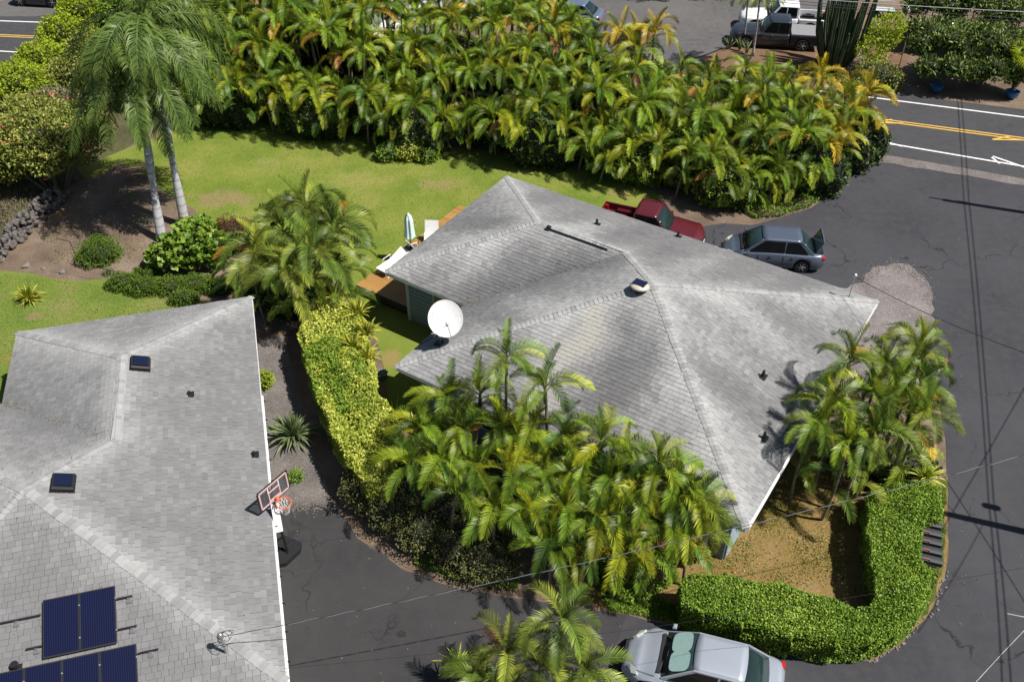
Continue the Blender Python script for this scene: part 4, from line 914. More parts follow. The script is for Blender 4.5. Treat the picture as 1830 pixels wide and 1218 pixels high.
def body_mesh(L, W, top, sho, wheels, wr, zb=.2, nose=.5, tail=.45, cut=None, plan=None):
    """x runs rear(-)->front(+); top(x) centre height, sho(x) shoulder height"""
    xs = sorted(set(list(np.linspace(-L / 2, L / 2, 61)) + [wx + d for wx in wheels for d in np.linspace(-wr - .08, wr + .08, 15)]))
    V = []; ring = 0; Fs = []
    for x in xs:
        f = 1.0
        if x > L / 2 - nose: k = (x - (L / 2 - nose)) / nose; f = 1 - .42 * k ** 2.3
        if x < -L / 2 + tail: k = (-L / 2 + tail - x) / tail; f = 1 - .22 * k ** 2.4
        hw = W / 2 * f; zt = top(x); zs = min(sho(x), zt - .012); z0 = zb + (.12 * max(0, (abs(x) - (L / 2 - .35)) / .35) ** 1.5)
        ar = 0
        for wx in wheels:
            d = abs(x - wx)
            if d < wr + .07: ar = math.sqrt(max(0, (wr + .07) ** 2 - d * d)) + wr
        zl = max(z0, ar); zm = zl + (zs - zl) * .5
        half = [(hw - .05, zl), (hw - .005, min(zl + .05, zs - .05)), (hw, zm), (hw - .015, zs - .07 if zs - .07 > zl + .06 else zl + .06), (hw - .055, zs), (hw - .17, zs + (zt - zs) * .55), (hw * .55, zs + (zt - zs) * .93), (0, zt)]
        pr = half + [(-a, b) for a, b in half[-2::-1]]; ring = len(pr)
        V += [(x, a, b) for a, b in pr]
    for i in range(len(xs) - 1):
        for k in range(ring - 1): Fs.append([i * ring + k, i * ring + k + 1, (i + 1) * ring + k + 1, (i + 1) * ring + k][::-1])
    Fs.append(list(range(ring))); Fs.append([(len(xs) - 1) * ring + k for k in range(ring)][::-1])
    return V, Fs
def quadslab(mb, c, th=.012, sub=0):
    c = [Vector(q) for q in c]; n = (c[1] - c[0]).cross(c[3] - c[0]).normalized() * th
    k = [q + n for q in c] + [q - n for q in c]; mb.add(k, [[0, 1, 2, 3], [7, 6, 5, 4], [0, 4, 5, 1], [1, 5, 6, 2], [2, 6, 7, 3], [3, 7, 4, 0]])
def cabin(t, paintm, xw, xf, xr, xb, zb_, zt, wb, wt, pillars, belt=None):
    """greenhouse: xw windscreen foot, xf roof front, xr roof rear, xb rear-glass foot"""
    def row(xa, z, w_, crown, n=9): return [(xa + crown * (1 - (k / (n - 1) * 2 - 1) ** 2), (k / (n - 1) * 2 - 1) * w_, z) for k in range(n)]
    n = 9
    # roof: crowned panel
    V = []; nx = 9
    for i in range(nx):
        x = xr + (xf - xr) * i / (nx - 1); e = 1 - abs(i / (nx - 1) * 2 - 1) ** 3
        for k in range(n):
            y = (k / (n - 1) * 2 - 1); cr = (.05 if i == nx - 1 else (.04 if i == 0 else 0)) * (1 - y * y)
            V.append((x + (cr if i == nx - 1 else -cr if i == 0 else 0), y * wt, zt - .035 + .03 * (1 - y ** 4) + .02 * e * (1 - y * y)))
    Fs = [[i * n + k, i * n + k + 1, (i + 1) * n + k + 1, (i + 1) * n + k][::-1] for i in range(nx - 1) for k in range(n - 1)]
    o = obj('roof_panel', V, Fs, paintm, t, True); sm = o.modifiers.new('s', 'SOLIDIFY'); sm.thickness = .03
    def curved(name, xa, za, wa, xb2, zb2, wb2, ca, cb, mat, inset=.0):
        a = row(xa, za, wa, ca); b = row(xb2, zb2, wb2, cb); m_ = [tuple((Vector(p) + Vector(q)) / 2) for p, q in zip(a, b)]
        V = a + m_ + b; Fs = [[j * n + k, j * n + k + 1, (j + 1) * n + k + 1, (j + 1) * n + k] for j in range(2) for k in range(n - 1)]
        o = obj(name, V, Fs, mat, t, True); s_ = o.modifiers.new('s', 'SOLIDIFY'); s_.thickness = .01; return o
    ws = curved('windscreen', xw, zb_ + .01, wb - .07, xf + .0, zt - .035, wt - .06, .14, .05, 'carglass')
    if xb is not None: curved('rear_window', xb, zb_ + .03, wb - .1, xr, zt - .035, wt - .07, -.08, -.04, 'carglass')
    # side glass and pillars
    for s_ in (1, -1):
        m = MB(); bl = xb if xb is not None else xr - .02
        foot = [bl, *pillars, xw]; head = [xr, *[p + (0 if abs(p) > 9 else 0) for p in pillars], xf]
        for i in range(len(foot) - 1):
            fa, fb = foot[i], foot[i + 1]; ha, hb = head[i], head[i + 1]; g_ = .035
            sp0 = .10 if i == 0 else g_; sp1 = .07 if i == len(foot) - 2 else g_
            mm = MB(); c = [(fa + sp0 + (.12 if i == 0 and xb is not None else 0), s_ * (wb - .015), zb_ + .05), (fb - sp1 - (.1 if i == len(foot) - 2 else 0), s_ * (wb - .015), zb_ + .05), (hb - sp1, s_ * (wt + .012), zt - .075), (ha + sp0, s_ * (wt + .012), zt - .075)]
            quadslab(mm, c if s_ > 0 else c[::-1], .006); mm.build('side_window', 'sideglass', t)
        c = [(bl, s_ * (wb - .03), zb_ - .03), (xw, s_ * (wb - .03), zb_ - .03), (xf, s_ * wt, zt - .04), (xr, s_ * wt, zt - .04)]
        quadslab(m, c if s_ > 0 else c[::-1], .006)
        m.build('side_pillar', paintm, t)
        m = MB(); m.tube([(xw, s_ * (wb - .05), zb_ - .01), (xf, s_ * (wt - .01), zt - .045)], .03, 6); m.tube([(xf, s_ * (wt - .01), zt - .04), (xr, s_ * (wt - .01), zt - .04)], .025, 6); m.tube([(xr, s_ * (wt - .01), zt - .045), (bl, s_ * (wb - .06), zb_)], .035, 6); m.build('roof_rail', paintm, t)
    return ws
def car(label, p, ang, paintm, L, W, Hc, wb_, kind='sedan', wr=.31, extras=(), name='parked_car', cat='car', plate_=True, gh=(.245, .06, -.245, -.385)):
    t = thing(name, label, cat, (p[0], p[1], 0), ang); fx = wb_ / 2 + .05; rx = -wb_ / 2 + .05
    belt = Hc * .61 if kind == 'sedan' else Hc * .60
    if kind == 'sedan':
        xw, xf, xr, xb = [L * g_ for g_ in gh]
        top = lambda x: lerpk([(-L / 2, belt - .16), (-L / 2 + .12, belt + .03), (xb, belt + .05), (0, belt + .06), (xw, belt + .03), (L / 2 - .45, belt - .14), (L / 2 - .12, belt - .27), (L / 2, belt - .42)], x)
        sho = lambda x: lerpk([(-L / 2, belt - .22), (-L / 2 + .2, belt - .02), (0, belt - .0), (xw, belt - .05), (L / 2 - .5, belt - .22), (L / 2, belt - .46)], x)
        V, Fs = body_mesh(L, W, top, sho, (fx, rx), wr, .2, .8, .6)
        bo_ = obj('body', V, Fs, paintm, t, True)
        cabin(t, paintm, xw, xf, xr, xb, belt + .0, Hc, W / 2 - .06, W / 2 - .25, (-L * .10,))
        hz = belt - .22
    else:
        xw, xf = L * .17, L * .07; xr = -L * .135 if kind == 'ext' else -L * .15; be = -L / 2 + .05
        top = lambda x: lerpk([(xr - .05, belt), (xw, belt + .04), (L / 2 - .35, belt - .05), (L / 2 - .1, belt - .14), (L / 2, belt - .3)], x)
        sho = lambda x: lerpk([(-L / 2, belt - .03), (xw, belt - .04), (L / 2 - .4, belt - .12), (L / 2, belt - .35)], x)
        V, Fs = body_mesh(L, W, top, sho, (fx, rx), wr, .34, .45, .05)
        # keep only the front part solid, the bed is an open box
        ring = 15; nx_ = len(V) // ring; keep = [i for i in range(nx_) if V[i * ring][0] >= xr - .06]; k0 = keep[0]
        V2 = V[k0 * ring:]; F2 = [[i - k0 * ring for i in f] for f in Fs[:-2] if min(f) >= k0 * ring]; F2.append(list(range(ring))); F2.append([i - k0 * ring for i in Fs[-1]])
        obj('body', V2, F2, paintm, t, True)
        cabin(t, paintm, xw, xf, xr, None, belt, Hc, W / 2 - .05, W / 2 - .17, (-L * .02,))
        m = MB(); c = [(xr - .01, -W / 2 + .07, belt - .05), (xr - .01, W / 2 - .07, belt - .05), (xr + .02, W / 2 - .19, Hc - .04), (xr + .02, -W / 2 + .19, Hc - .04)]; quadslab(m, c, .01); m.build('cab_back', paintm, t)
        m = MB(); c = [(xr - .025, -W / 2 + .24, belt + .06), (xr - .025, W / 2 - .24, belt + .06), (xr, W / 2 - .3, Hc - .12), (xr, -W / 2 + .3, Hc - .12)]; quadslab(m, c, .006); m.build('rear_window', 'carglass', t)
        # bed
        bl = xr - .1; bz = belt - .02; ar = wr + .07; m = MB(); xs_ = np.linspace(-L / 2, bl, 40)
        for s_ in (1, -1):
            Vb = []
            for x in xs_:
                d = abs(x - rx); zl = max(.42, math.sqrt(max(0, ar * ar - d * d)) + wr if d < ar else .42); y0 = W / 2 - .02
                Vb += [(x, s_ * (y0 - .03), zl), (x, s_ * y0, zl + .05), (x, s_ * y0, bz - .05), (x, s_ * (y0 - .03), bz), (x, s_ * (y0 - .11), bz), (x, s_ * (y0 - .12), .62)]
            n_ = 6; Fb = [[i * n_ + k, i * n_ + k + 1, (i + 1) * n_ + k + 1, (i + 1) * n_ + k] for i in range(len(xs_) - 1) for k in range(n_ - 1)]
            m.add(Vb, Fb)
        m.box((-L / 2 + .03, 0, (bz + .45) / 2 + .0), (.06, W - .08, bz - .47)); m.box((bl - .02, 0, (bz + .6) / 2), (.04, W - .1, bz - .6)); m.build('bed', paintm, t)
        m = MB(); m.box(((bl - L / 2) / 2, 0, .60), (bl + L / 2 - .06, W - .26, .05))
        for s_ in (1, -1): m.box((rx, s_ * (W / 2 - .24), .72), (.8, .2, .2), 0, .05)
        m.build('bed_liner', 'carblack' if kind != 'ext' else paintm, t)
        hz = belt - .2
        m = MB(); m.box((-L / 2 - .06, 0, .5), (.12, W - .1, .14), 0, .02); m.build('rear_bumper', 'chrome' if kind != 'ext' else 'carblack', t)
    m = MB(); m.box((0, 0, .28), (L * .82, W - .34, .2)); m.build('chassis', 'carblack', t)
    for x in (fx, rx):
        for s_ in (1, -1):
            wheel(t, x, s_ * (W / 2 - .12), wr); m = MB(); m.lathe([(wr + .05, -.1), (wr + .05, .1)], c=(x, s_ * (W / 2 - .22), wr + .02), n=18, axis='y'); m.build('wheel_well', 'carblack', t)
    for s_ in (1, -1):
        m = MB(); y0 = W / 2
        c = [(L / 2 - .13, y0 - .42, hz - .03), (L / 2 - .30, y0 - .17, hz - .02), (L / 2 - .46, y0 - .12, hz + .04), (L / 2 - .42, y0 - .22, hz + .07), (L / 2 - .22, y0 - .40, hz + .05)]
        c = [(a, b * s_, d + .02) for a, b, d in c]; nn = len(c)
        m.add([Vector(q) for q in c] + [Vector(q) - Vector((.10, s_ * .03, .12)) for q in c], [list(range(nn))] + [[i, (i + 1) % nn, nn + (i + 1) % nn, nn + i] for i in range(nn)]); m.build('headlight', 'lens', t)
        m = MB(); m.box((-L / 2 + .10, s_ * (W / 2 - .19), belt - (.14 if kind == 'sedan' else .25)), (.16, .20 if kind == 'sedan' else .10, .12 if kind == 'sedan' else .3), 0, .03); m.build('tail_light', 'redlens', t)
        m = MB(); m.box((xw - .12, s_ * (W / 2 + .07), belt + .05), (.12, .16, .11), 0, .03); m.build('wing_mirror', paintm, t)
        for x in (-L * .18, L * .04): m = MB(); m.box((x, s_ * (W / 2 + .005), belt - .12), (.15, .03, .03)); m.build('door_handle', 'chrome', t)
        m = MB()
        for x in (-L * .09, L * .155, -L * .27 if kind == 'sedan' else -L * .14): m.box((x, s_ * (W / 2 + .0), .62), (.008, .012, .45))
        m.build('door_seam', 'carblack', t)
    m = MB(); m.box((L / 2 - .0, 0, .5), (.05, W * .42, .14), 0, .01); m.build('grille', 'carblack', t)
    if plate_: m = MB(); m.box((L / 2 + .03, 0, .42), (.02, .32, .16)); m.build('licence_plate', 'plate', t)
    m = MB()
    for s_ in (1, -1): m.tube([(xw + .02, s_ * .1, belt + .055), (xw + .07, s_ * (W / 2 - .3), belt + .03)], .012, 5)
    m.box((xw + .10, 0, belt + .025), (.10, W - .45, .03)); m.build('wiper', 'carblack', t)
    m = MB()
    xh = xw + .18
    for s_ in (1, -1): m.tube([(xh, s_ * (W / 2 - .13), top(xh) * .5 + sho(xh) * .5 + .02), (L / 2 - .4, s_ * (W / 2 - .26), top(L / 2 - .4) - .02)], .007, 4)
    m.build('bonnet_seam', 'carblack', t)
    return t, dict(xw=xw, xf=xf, xr=xr, belt=belt, xb=(xb if kind == 'sedan' else None), fx=fx, rx=rx)
# silver sedan, nose to the left
c0 = G(1256, 1190, .75); tS, dS = car('silver sedan with sunshade in its windscreen, parked by the clipped hedge', (c0.x + .02, c0.y), R(163.5), 'silver_paint', 4.45, 1.74, 1.42, 2.62)
L, W = 4.45, 1.74; m = MB()
for s_ in (1, -1):
    n = 20; V = []; cx, cy = (dS['xw'] + dS['xf']) / 2 + .05, s_ * .31; sl_ = (1.42 - .09 - dS['belt']) / (dS['xf'] - dS['xw'])
    for k in range(n): a = 2 * math.pi * k / n; x = cx - .05 + .27 * math.copysign(abs(math.cos(a)) ** .55, math.cos(a)); y = cy + .33 * math.copysign(abs(math.sin(a)) ** .55, math.sin(a)); V.append((x, y, dS['belt'] + .055 + (x - dS['xw'] - .09) * sl_ + (.005 if s_ > 0 else 0)))
    m = MB(); m.add(V, [list(range(n))]); m.build('sunshade', 'shade', tS)
# grey sedan with open boot
c0 = G(1380, 440, .8); tV, dV = car('grey sedan with its boot lid open, parked beside the right end of the main house', (c0.x + .05, c0.y + .05), R(172.5), 'grey_paint', 4.45, 1.70, 1.5, 2.6, gh=(.29, .12, -.25, -.38))
b = dV['belt']; m = MB(); c = [(-4.45 / 2 + .42, -.62, b + .10), (-4.45 / 2 + .42, .62, b + .10), (-4.45 / 2 + .18, .6, b + .62), (-4.45 / 2 + .18, -.6, b + .62)]; quadslab(m, c, .025); lid = m.build('boot_lid', 'grey_paint', tV)
m = MB(); m.box((-4.45 / 2 + .24, 0, b + .45), (.03, .4, .16)); m.build('licence_plate', 'plate', lid)
m = MB(); m.box((-4.45 / 2 + .32, 0, b + .05), (.42, 1.2, .03)); m.build('open_boot', 'carblack', tV)
m = MB(); m.box((-4.45 / 2 + .33, .2, b + .08), (.2, .25, .08), 0, .02); tag(m.build('shopping_bag', 'yellowbag' if 'yellowbag' in M else 'cream'), None)
bag = bpy.data.objects['shopping_bag']; wm = tV.location; bag.parent = None; bag.matrix_world = Matrix.Translation(tV.location) @ Matrix.Rotation(R(172.5), 4, 'Z'); tag(bag, 'cream bag lying in the open boot of the grey sedan', 'bag')
# red pickup
c0 = G(1163, 399, .9); tR, dR = car('dark red pickup truck half hidden behind the main roof', (c0.x + .05, c0.y + .15), R(-22.5), 'red_paint', 4.95, 1.72, 1.62, 3.0, 'ext', .34, name='pickup_truck', cat='pickup truck')
wc = tR.matrix_world; 
# charcoal pickup and white pickup
c0 = G(1385, 58, .8); tD, dD = car('charcoal double-cab pickup with covered bed, nearest in the top parking lot', (c0.x, c0.y), R(170.5), 'charcoal_paint', 5.5, 1.9, 1.78, 3.5, 'pick', .39, name='pickup_truck', cat='pickup truck')
xr = dD['xr']; m = MB(); m.box(((xr - .1 - 2.75) / 2, 0, dD['belt'] + .0), (2.75 + xr - .14, 1.72, .05), 0, .015); M['tonneau'] = plain('grey_bed_cover', (.22, .22, .23), .6, grain=.1); m.build('bed_cover', 'tonneau', tD)
c0 = G(1400, 28, .9); tW, dW_ = car('white double-cab pickup parked behind the charcoal one', (c0.x, c0.y), R(171), 'white_paint', 5.6, 1.9, 1.8, 3.5, 'pick', .39, name='pickup_truck', cat='pickup truck')
c0 = G(1028, 20, .7); tB, dB = car('slate blue sedan at the top behind the palms', (c0.x - .3, c0.y), R(160), 'slate_paint', 4.5, 1.75, 1.42, 2.65)
c0 = G(70, -8, .7); tJ, dJ = car('black off-road vehicle cut by the top left edge', (c0.x, c0.y + .4), R(172), 'jeep_paint', 4.2, 1.8, 1.8, 2.45, 'sedan', .42, name='off_road_vehicle', cat='car')

# ================================================================== mailboxes
mb0 = G(1665, 965, 1.1); mb1 = G(1665, 925, 1.1)
st_a = G(1664, 936, 1.05); st_b = G(1665, 1000, 1.05); mid = (st_a + st_b) / 2; dr = (st_b - st_a); angm = math.atan2(dr.y, dr.x)
t = thing('mailbox_stand', 'dark timber stand carrying the row of mailboxes by the hedge', 'stand', (mid.x, mid.y, 0), angm)
m = MB(); m.box((0, 0, .92), (1.75, .35, .05)); m.build('shelf', 'deckside', t)
for x in (-.7, .7): m = MB(); m.box((x, 0, .45), (.1, .1, .9)); m.build('post', 'deckside', t)
nmn = ['topmost black mailbox of the row of five, a hedge sprig on it', 'second black mailbox from the top of the row of five', 'middle black mailbox of the row of five', 'fourth black mailbox from the top of the row of five', 'bottom black mailbox of the row of five']
M['mail'] = plain('black_mailbox_enamel', (.035, .037, .043), .5); M['flag'] = plain('faded_red_flag', (.45, .16, .14), .5)
for i in range(5):
    o = st_a.lerp(st_b, (i + .0) / 4); t = thing('mailbox', nmn[i], 'mailbox', (o.x, o.y, .945), angm - math.pi / 2, 'row of five black mailboxes')
    V = []; n = 9; prf = [(-.125, 0), (-.13, .14)] + [(-.13 * math.cos(a), .14 + .13 * math.sin(a) * .3) for a in np.linspace(.3, math.pi - .3, 6)] + [(.13, .14), (.125, 0)]
    # flat-topped body lengthwise along local x
    k = len(prf); V = [(-.27, a, b) for a, b in prf] + [(.27, a, b) for a, b in prf]
    Fs = [[j, (j + 1) % k, k + (j + 1) % k, k + j] for j in range(k)] + [list(range(k))[::-1], list(range(k, 2 * k))]
    t.scale = (1.12, 1.0, 1.1); obj('body', V, Fs, 'mail', t)
    V = [(x, a * 1.05, b * 1.03) for x in (.272, .32) for a, b in prf]; V = V[:k] + [(x - .02 * (abs(a) > .1), a, b) for x, a, b in V[k:]]; obj('door', V, Fs, 'mail', t)
    m = MB(); m.box((.17, .15, .24), (.17, .02, .05)); m.box((.10, .15, .17), (.03, .015, .12)); m.build('flag', 'flag', t)

# ================================================================== VEGETATION
# --- clipped J-shaped hedge
top = [(1216, 1040), (1230, 1024), (1290, 1022), (1400, 1040), (1490, 1065), (1535, 1084), (1560, 1080), (1570, 1058), (1560, 1010), (1552, 950), (1550, 890), (1558, 868), (1600, 855), (1650, 852), (1680, 865), (1687, 900), (1684, 922), (1652, 926), (1648, 1003), (1664, 1012), (1665, 1050), (1645, 1090), (1605, 1120), (1560, 1136), (1500, 1140), (1420, 1130), (1330, 1110), (1260, 1090), (1222, 1074)]
hedge('clipped_hedge', 'dense clipped green hedge curving round the front corner by the side road', 'hedge', [G2(x, y, 1.45) for x, y in top], 1.45, 'hedge', 1500, .066, .75, .10, .08)
# --- long variegated hedge
vh = [(545, 538), (600, 528), (640, 545), (655, 590), (668, 640), (670, 690), (690, 715), (712, 745), (712, 790), (702, 840), (690, 868), (655, 868), (620, 820), (590, 760), (565, 700), (545, 640), (532, 590)]
hedge('variegated_hedge', 'long yellow and green variegated hedge between the two houses', 'hedge', [G2(x, y, 1.75) for x, y in vh], 1.75, 'varieg', 950, .13, .5, .30, .18)
vh2 = [(540, 612), (600, 590), (660, 640), (668, 688), (640, 720), (580, 735), (556, 670)]
hedge('lime_hedge', 'brighter green stretch in the middle of the variegated hedge', 'hedge', [G2(x, y, 1.85) for x, y in vh2], 1.8, 'lime', 520, .13, .5, .25, .14, core=False)
# --- dark olive shrubs along the driveway
ol = [(660, 862, 1.5), (710, 900, 1.5), (760, 935, 1.5), (820, 965, 1.4), (870, 990, 1.3), (740, 880, 1.7), (800, 910, 1.7), (860, 950, 1.6)]
names = ['olive shrub at the narrow upper end of the driveway hedge', 'second olive shrub down the driveway edge', 'olive shrub bulging over the middle of the driveway edge', 'olive shrub near the lower driveway edge', 'lowest olive shrub by the driveway mouth', 'olive shrub tucked against the variegated hedge', 'olive shrub under the left palms of the front cluster', 'olive shrub below the front palm cluster']
for (x, y, h), nm in zip(ol, names):
    p = G2(x, y, h * .7); shrub('olive_shrub', nm, 'shrub', None, [(0, 0, h * .5, .95, .85, h * .55), (.5, -.2, h * .4, .6, .6, h * .45), (-.4, .3, h * .45, .6, .6, h * .45)], 'olive', 330, .085, .45, 'olive shrubs along the driveway', world=p)
gc = [(740, 1010), (800, 1035), (860, 1050), (925, 1058), (930, 1035), (860, 1018), (790, 1000), (740, 985)]
hedge('ground_cover_strip', 'low yellow-green ground cover edging the driveway', 'ground cover', [G2(*p) for p in gc], .25, 'bright', 420, .08, .6, .08, .06, core=False)
gc = [(1060, 1010), (1120, 985), (1200, 1000), (1215, 1035), (1180, 1060), (1130, 1085), (1090, 1070)]
hedge('ground_cover_strip', 'leafy ground cover patch left of the clipped hedge under the palms', 'ground cover', [G2(*p) for p in gc], .3, 'bright', 380, .10, .6, .15, .08, core=False)
gc = [(1310, 372), (1370, 352), (1440, 345), (1490, 318), (1500, 335), (1450, 370), (1400, 388), (1350, 392)]
hedge('ground_cover_strip', 'sunlit ground cover where the palm row ends at the upper driveway', 'ground cover', [G2(*p) for p in gc], .3, 'bright', 260, .10, .6, .15, .08, core=False)

# --- spiky plants made of strap leaves
def strap_plant(name, label, cat, pos, n, L_, wd, mat, seed=1, spread=1.0, group=None, h0=.1, nw=None, flat=0.0):
    r = random.Random(seed); t = thing(name, label, cat, (pos[0], pos[1], 0), 0, group); seg = 4
    ms_ = []
    for v in range(4):
        V = []; a0 = R(82 - 14 * v * spread - flat * 20); x = z = 0
        for i in range(seg + 1):
            w_ = wd * (math.sin(math.pi * (.25 + .75 * i / seg)) ** .8) + .002
            V += [(x, -w_ / 2, z + w_ * .25), (x, 0, z), (x, w_ / 2, z + w_ * .25)]; a = a0 - R((12 + 16 * v) * (i / seg) * spread); x += math.cos(a) * L_ / seg; z += math.sin(a) * L_ / seg
        Fs = [[i * 3 + k, i * 3 + k + 1, (i + 1) * 3 + k + 1, (i + 1) * 3 + k] for i in range(seg) for k in (0, 1)]
        ms_.append(mesh('strap_leaf', V, Fs, mat, tint=[.15 + .22 * v + .1 * (i % 3 == 1) for i in range(len(V))]))
    for i in range(n):
        s_ = r.uniform(.65, 1.15); link('strap_leaf', ms_[r.randrange(4)], t, (r.uniform(-.08, .08), r.uniform(-.08, .08), h0), (r.uniform(-.2, .2), r.uniform(-.15, .25), r.uniform(0, 6.28)), (s_, s_, s_))
    return t
strap_plant('strap_leaf_clump', 'large grey-green strap-leaved plant on the gravel beside the left roof', 'plant', G2(526, 785), 90, 1.15, .10, 'spiky', 3, 1.1)
strap_plant('spiky_shrub', 'small spiky yellow-green bush on the far left lawn', 'shrub', G2(55, 538), 110, .75, .06, 'gold', 4, 1.2)
for i, (x, y, lb) in enumerate([(640, 560, 'golden dracaena at the upper corner of the variegated hedge'), (655, 595, 'golden dracaena on the lawn side of the variegated hedge'), (655, 640, 'lowest golden dracaena by the blue tub'), (600, 530, 'golden dracaena at the top end of the variegated hedge, under the palm clump'), (630, 620, 'golden dracaena in the heart of the hedge top')]):
    p = G(x, y, 1.6); strap_plant('golden_dracaena', lb, 'plant', (p.x, p.y), 60, .8, .075, 'gold', 10 + i, 1.1, 'golden dracaenas by the hedge', h0=1.5)
strap_plant('yellow_fan_plant', 'pale yellow spiky plant at the bottom edge left of the palms', 'plant', G2(822, 1225), 60, .75, .07, 'varieg', 21, 1.2, h0=.9)
strap_plant('bird_plant', 'pale upright strap leaves at the left tip of the front palm cluster', 'plant', G2(706, 770), 22, 1.2, .09, 'gold', 22, .5)
shrub('small_shrub', 'small bright yellow shrub against the left roof edge', 'shrub', (474, 690), [(0, 0, .35, .38, .38, .4)], 'yellowgreen', 500, .10, .4, core=.6)
shrub('small_shrub', 'little green fern-like tuft on the gravel below the strap plant', 'shrub', (530, 856), [(0, 0, .18, .3, .28, .25)], 'bright', 500, .10, .3, core=.5)
for i, (x, y, lb) in enumerate([(1303, 88, 'leftmost spiky plant in front of the charcoal pickup'), (1322, 92, 'middle spiky plant in front of the charcoal pickup'), (1333, 98, 'rightmost spiky plant near the slim palm trunks'), (1075, 82, 'lone spiky plant rising behind the palm row by the lot')]):
    strap_plant('spiky_plant', lb, 'plant', G2(x, y), 16, .85, .08, 'spiky', 30 + i, .6, 'spiky plants by the parking lot')
# variegated dwarf palm-like grass beside the clipped hedge
p = G(1655, 850, 1.3); strap_plant('striped_grass_clump', 'striped pale grass clump at the top of the clipped hedge', 'plant', (p.x, p.y), 120, .7, .05, 'varieg', 41, 1.1, h0=1.1)

# --- left garden
shrub('flowering_tree', 'broad tree dotted with pink flowers on the left above the stone wall', 'tree', (105, 345), [(-.3, .4, 2.9, 2.1, 1.9, 1.2), (1.1, .9, 2.5, 1.5, 1.5, 1.2), (-2.4, .9, 2.6, 1.6, 1.6, 1.2), (-1.0, 2.0, 3.1, 1.9, 1.6, 1.2), (-1.9, -.4, 2.0, 1.2, 1.0, 1.0), (1.3, 2.2, 2.7, 1.3, 1.2, 1.2), (.2, -.5, 2.2, 1.0, .9, .8)], 'mottled', 130, .19, .5, flowers=('pink', 70, .15), thick=.55, core=.5)
shrub('trimmed_mound', 'round dark green mound shrub on the dirt bed', 'shrub', (180, 462), [(0, 0, .25, .95, .9, .75)], 'carpet', 900, .07, .6, core=.75)
for x, y, s_, lb in [(225, 512, .8, 'leftmost low shrub of the row above the left roof'), (262, 520, .85, 'second low shrub of the row above the left roof'), (262, 498, .6, 'small low shrub behind the row above the left roof'), (310, 518, .9, 'middle low shrub of the row above the left roof'), (352, 516, .9, 'low reddish-tinged shrub right of the middle one'), (395, 520, .7, 'rightmost low shrub near the left roof corner'), (330, 540, .6, 'low shrub nearest the left roof edge')]:
    shrub('low_shrub', lb, 'shrub', (x, y), [(0, 0, .2, s_, s_ * .65, .45), (s_ * .5, .1, .15, s_ * .6, s_ * .5, .38)], 'carpet', 800, .07, .6, 'low shrubs above the left roof', core=.7, stems=False)
hedge('ground_cover_strip', 'ragged yellow-green ground cover along the eave of the left roof', 'ground cover', [G2(*p) for p in [(95, 590), (160, 578), (260, 560), (330, 552), (330, 562), (260, 575), (150, 592)]], .22, 'lime', 500, .08, .5, .1, .08, core=False)
shrub('sea_grape', 'large-leaved green shrub at the foot of the grey palm trunks', 'shrub', (345, 480), [(0, 0, 1.1, 1.3, 1.0, .8), (-1.1, -.2, .9, .8, .7, .5), (.9, .3, 1.0, .9, .8, .8), (.2, .9, 1.4, 1.0, .8, .6)], 'bright', 55, .26, .95, core=.5, thick=.3, up=.6)
shrub('russet_shrub', 'rust-brown shrub behind the large-leaved one', 'shrub', (420, 448), [(0, 0, 1.0, .9, .75, .75), (.5, .2, .9, .6, .6, .6)], 'russet', 450, .09, .45, core=.7)
shrub('grey_tuft', 'small grey-green tuft on the dirt below the mound shrub', 'shrub', (196, 490), [(0, 0, .12, .28, .25, .2)], 'spiky', 600, .08, .3, core=.5, stems=False)
# top-left shrubs
for x, y, h, rr, mt, lb in [(55, 160, 1.8, 1.9, 'yellowgreen', 'lime shrub at the left edge under the highway'), (90, 120, 1.8, 1.7, 'yellowgreen', 'lime shrub above the leftmost one, beside the highway'), (130, 78, 2.0, 1.7, 'yellowgreen', 'lime shrub touching the highway line top left'), (165, 40, 2.2, 1.8, 'yellowgreen', 'tallest lime shrub beside the off-road vehicle'), (110, 200, 1.6, 1.7, 'scrubleaf', 'dry twiggy bush between lime shrubs and flowering tree'), (140, 150, 1.8, 1.6, 'mottled', 'mottled bush left of the tall palms'), (20, 270, 1.2, 1.8, 'scrubleaf', 'dry brown bush at the left edge'), (190, 130, 2.6, 1.8, 'mottled', 'mottled bush behind the tall palm crowns'), (240, 40, 2.4, 2.0, 'bright', 'green bush behind the tall palms at the top'), (-40, 300, 1.8, 2, 'mottled', 'bush at the far left edge beside the flowering tree')]:
    shrub('roadside_bush', lb, 'bush', (x, y + 22), [(0, 0, h * .6, rr, rr * .8, h * .7), (rr * .5, -.5, h * .45, rr * .6, rr * .6, h * .6), (-rr * .5, .4, h * .5, rr * .6, rr * .6, h * .6)], mt, 130, .2, .45, core=.65)
# stone wall on the left
t = thing('stone_wall', 'dry-stacked lava stone wall at the left edge', 'wall', G(50, 410), 0); O = G(50, 410)
k = 0
for i in range(290):
    s_ = rng.random(); base = G(-20, 470).lerp(G(108, 352), s_); off_ = rng.uniform(-.55, .55); lay = rng.random()
    nv = Vector((.55, -.83, 0)) if False else Vector((-(G(108, 352) - G(-20, 470)).normalized().y, (G(108, 352) - G(-20, 470)).normalized().x, 0))
    q = base + nv * off_; z = (.75 - abs(off_) * .8) * lay + .08; sc_ = rng.uniform(.2, .46)
    link('stone', SM[k % 6], t, (q.x - O.x, q.y - O.y, z), (rng.uniform(0, 3), rng.uniform(0, 3), rng.uniform(0, 3)), (sc_, sc_, sc_)); k += 1
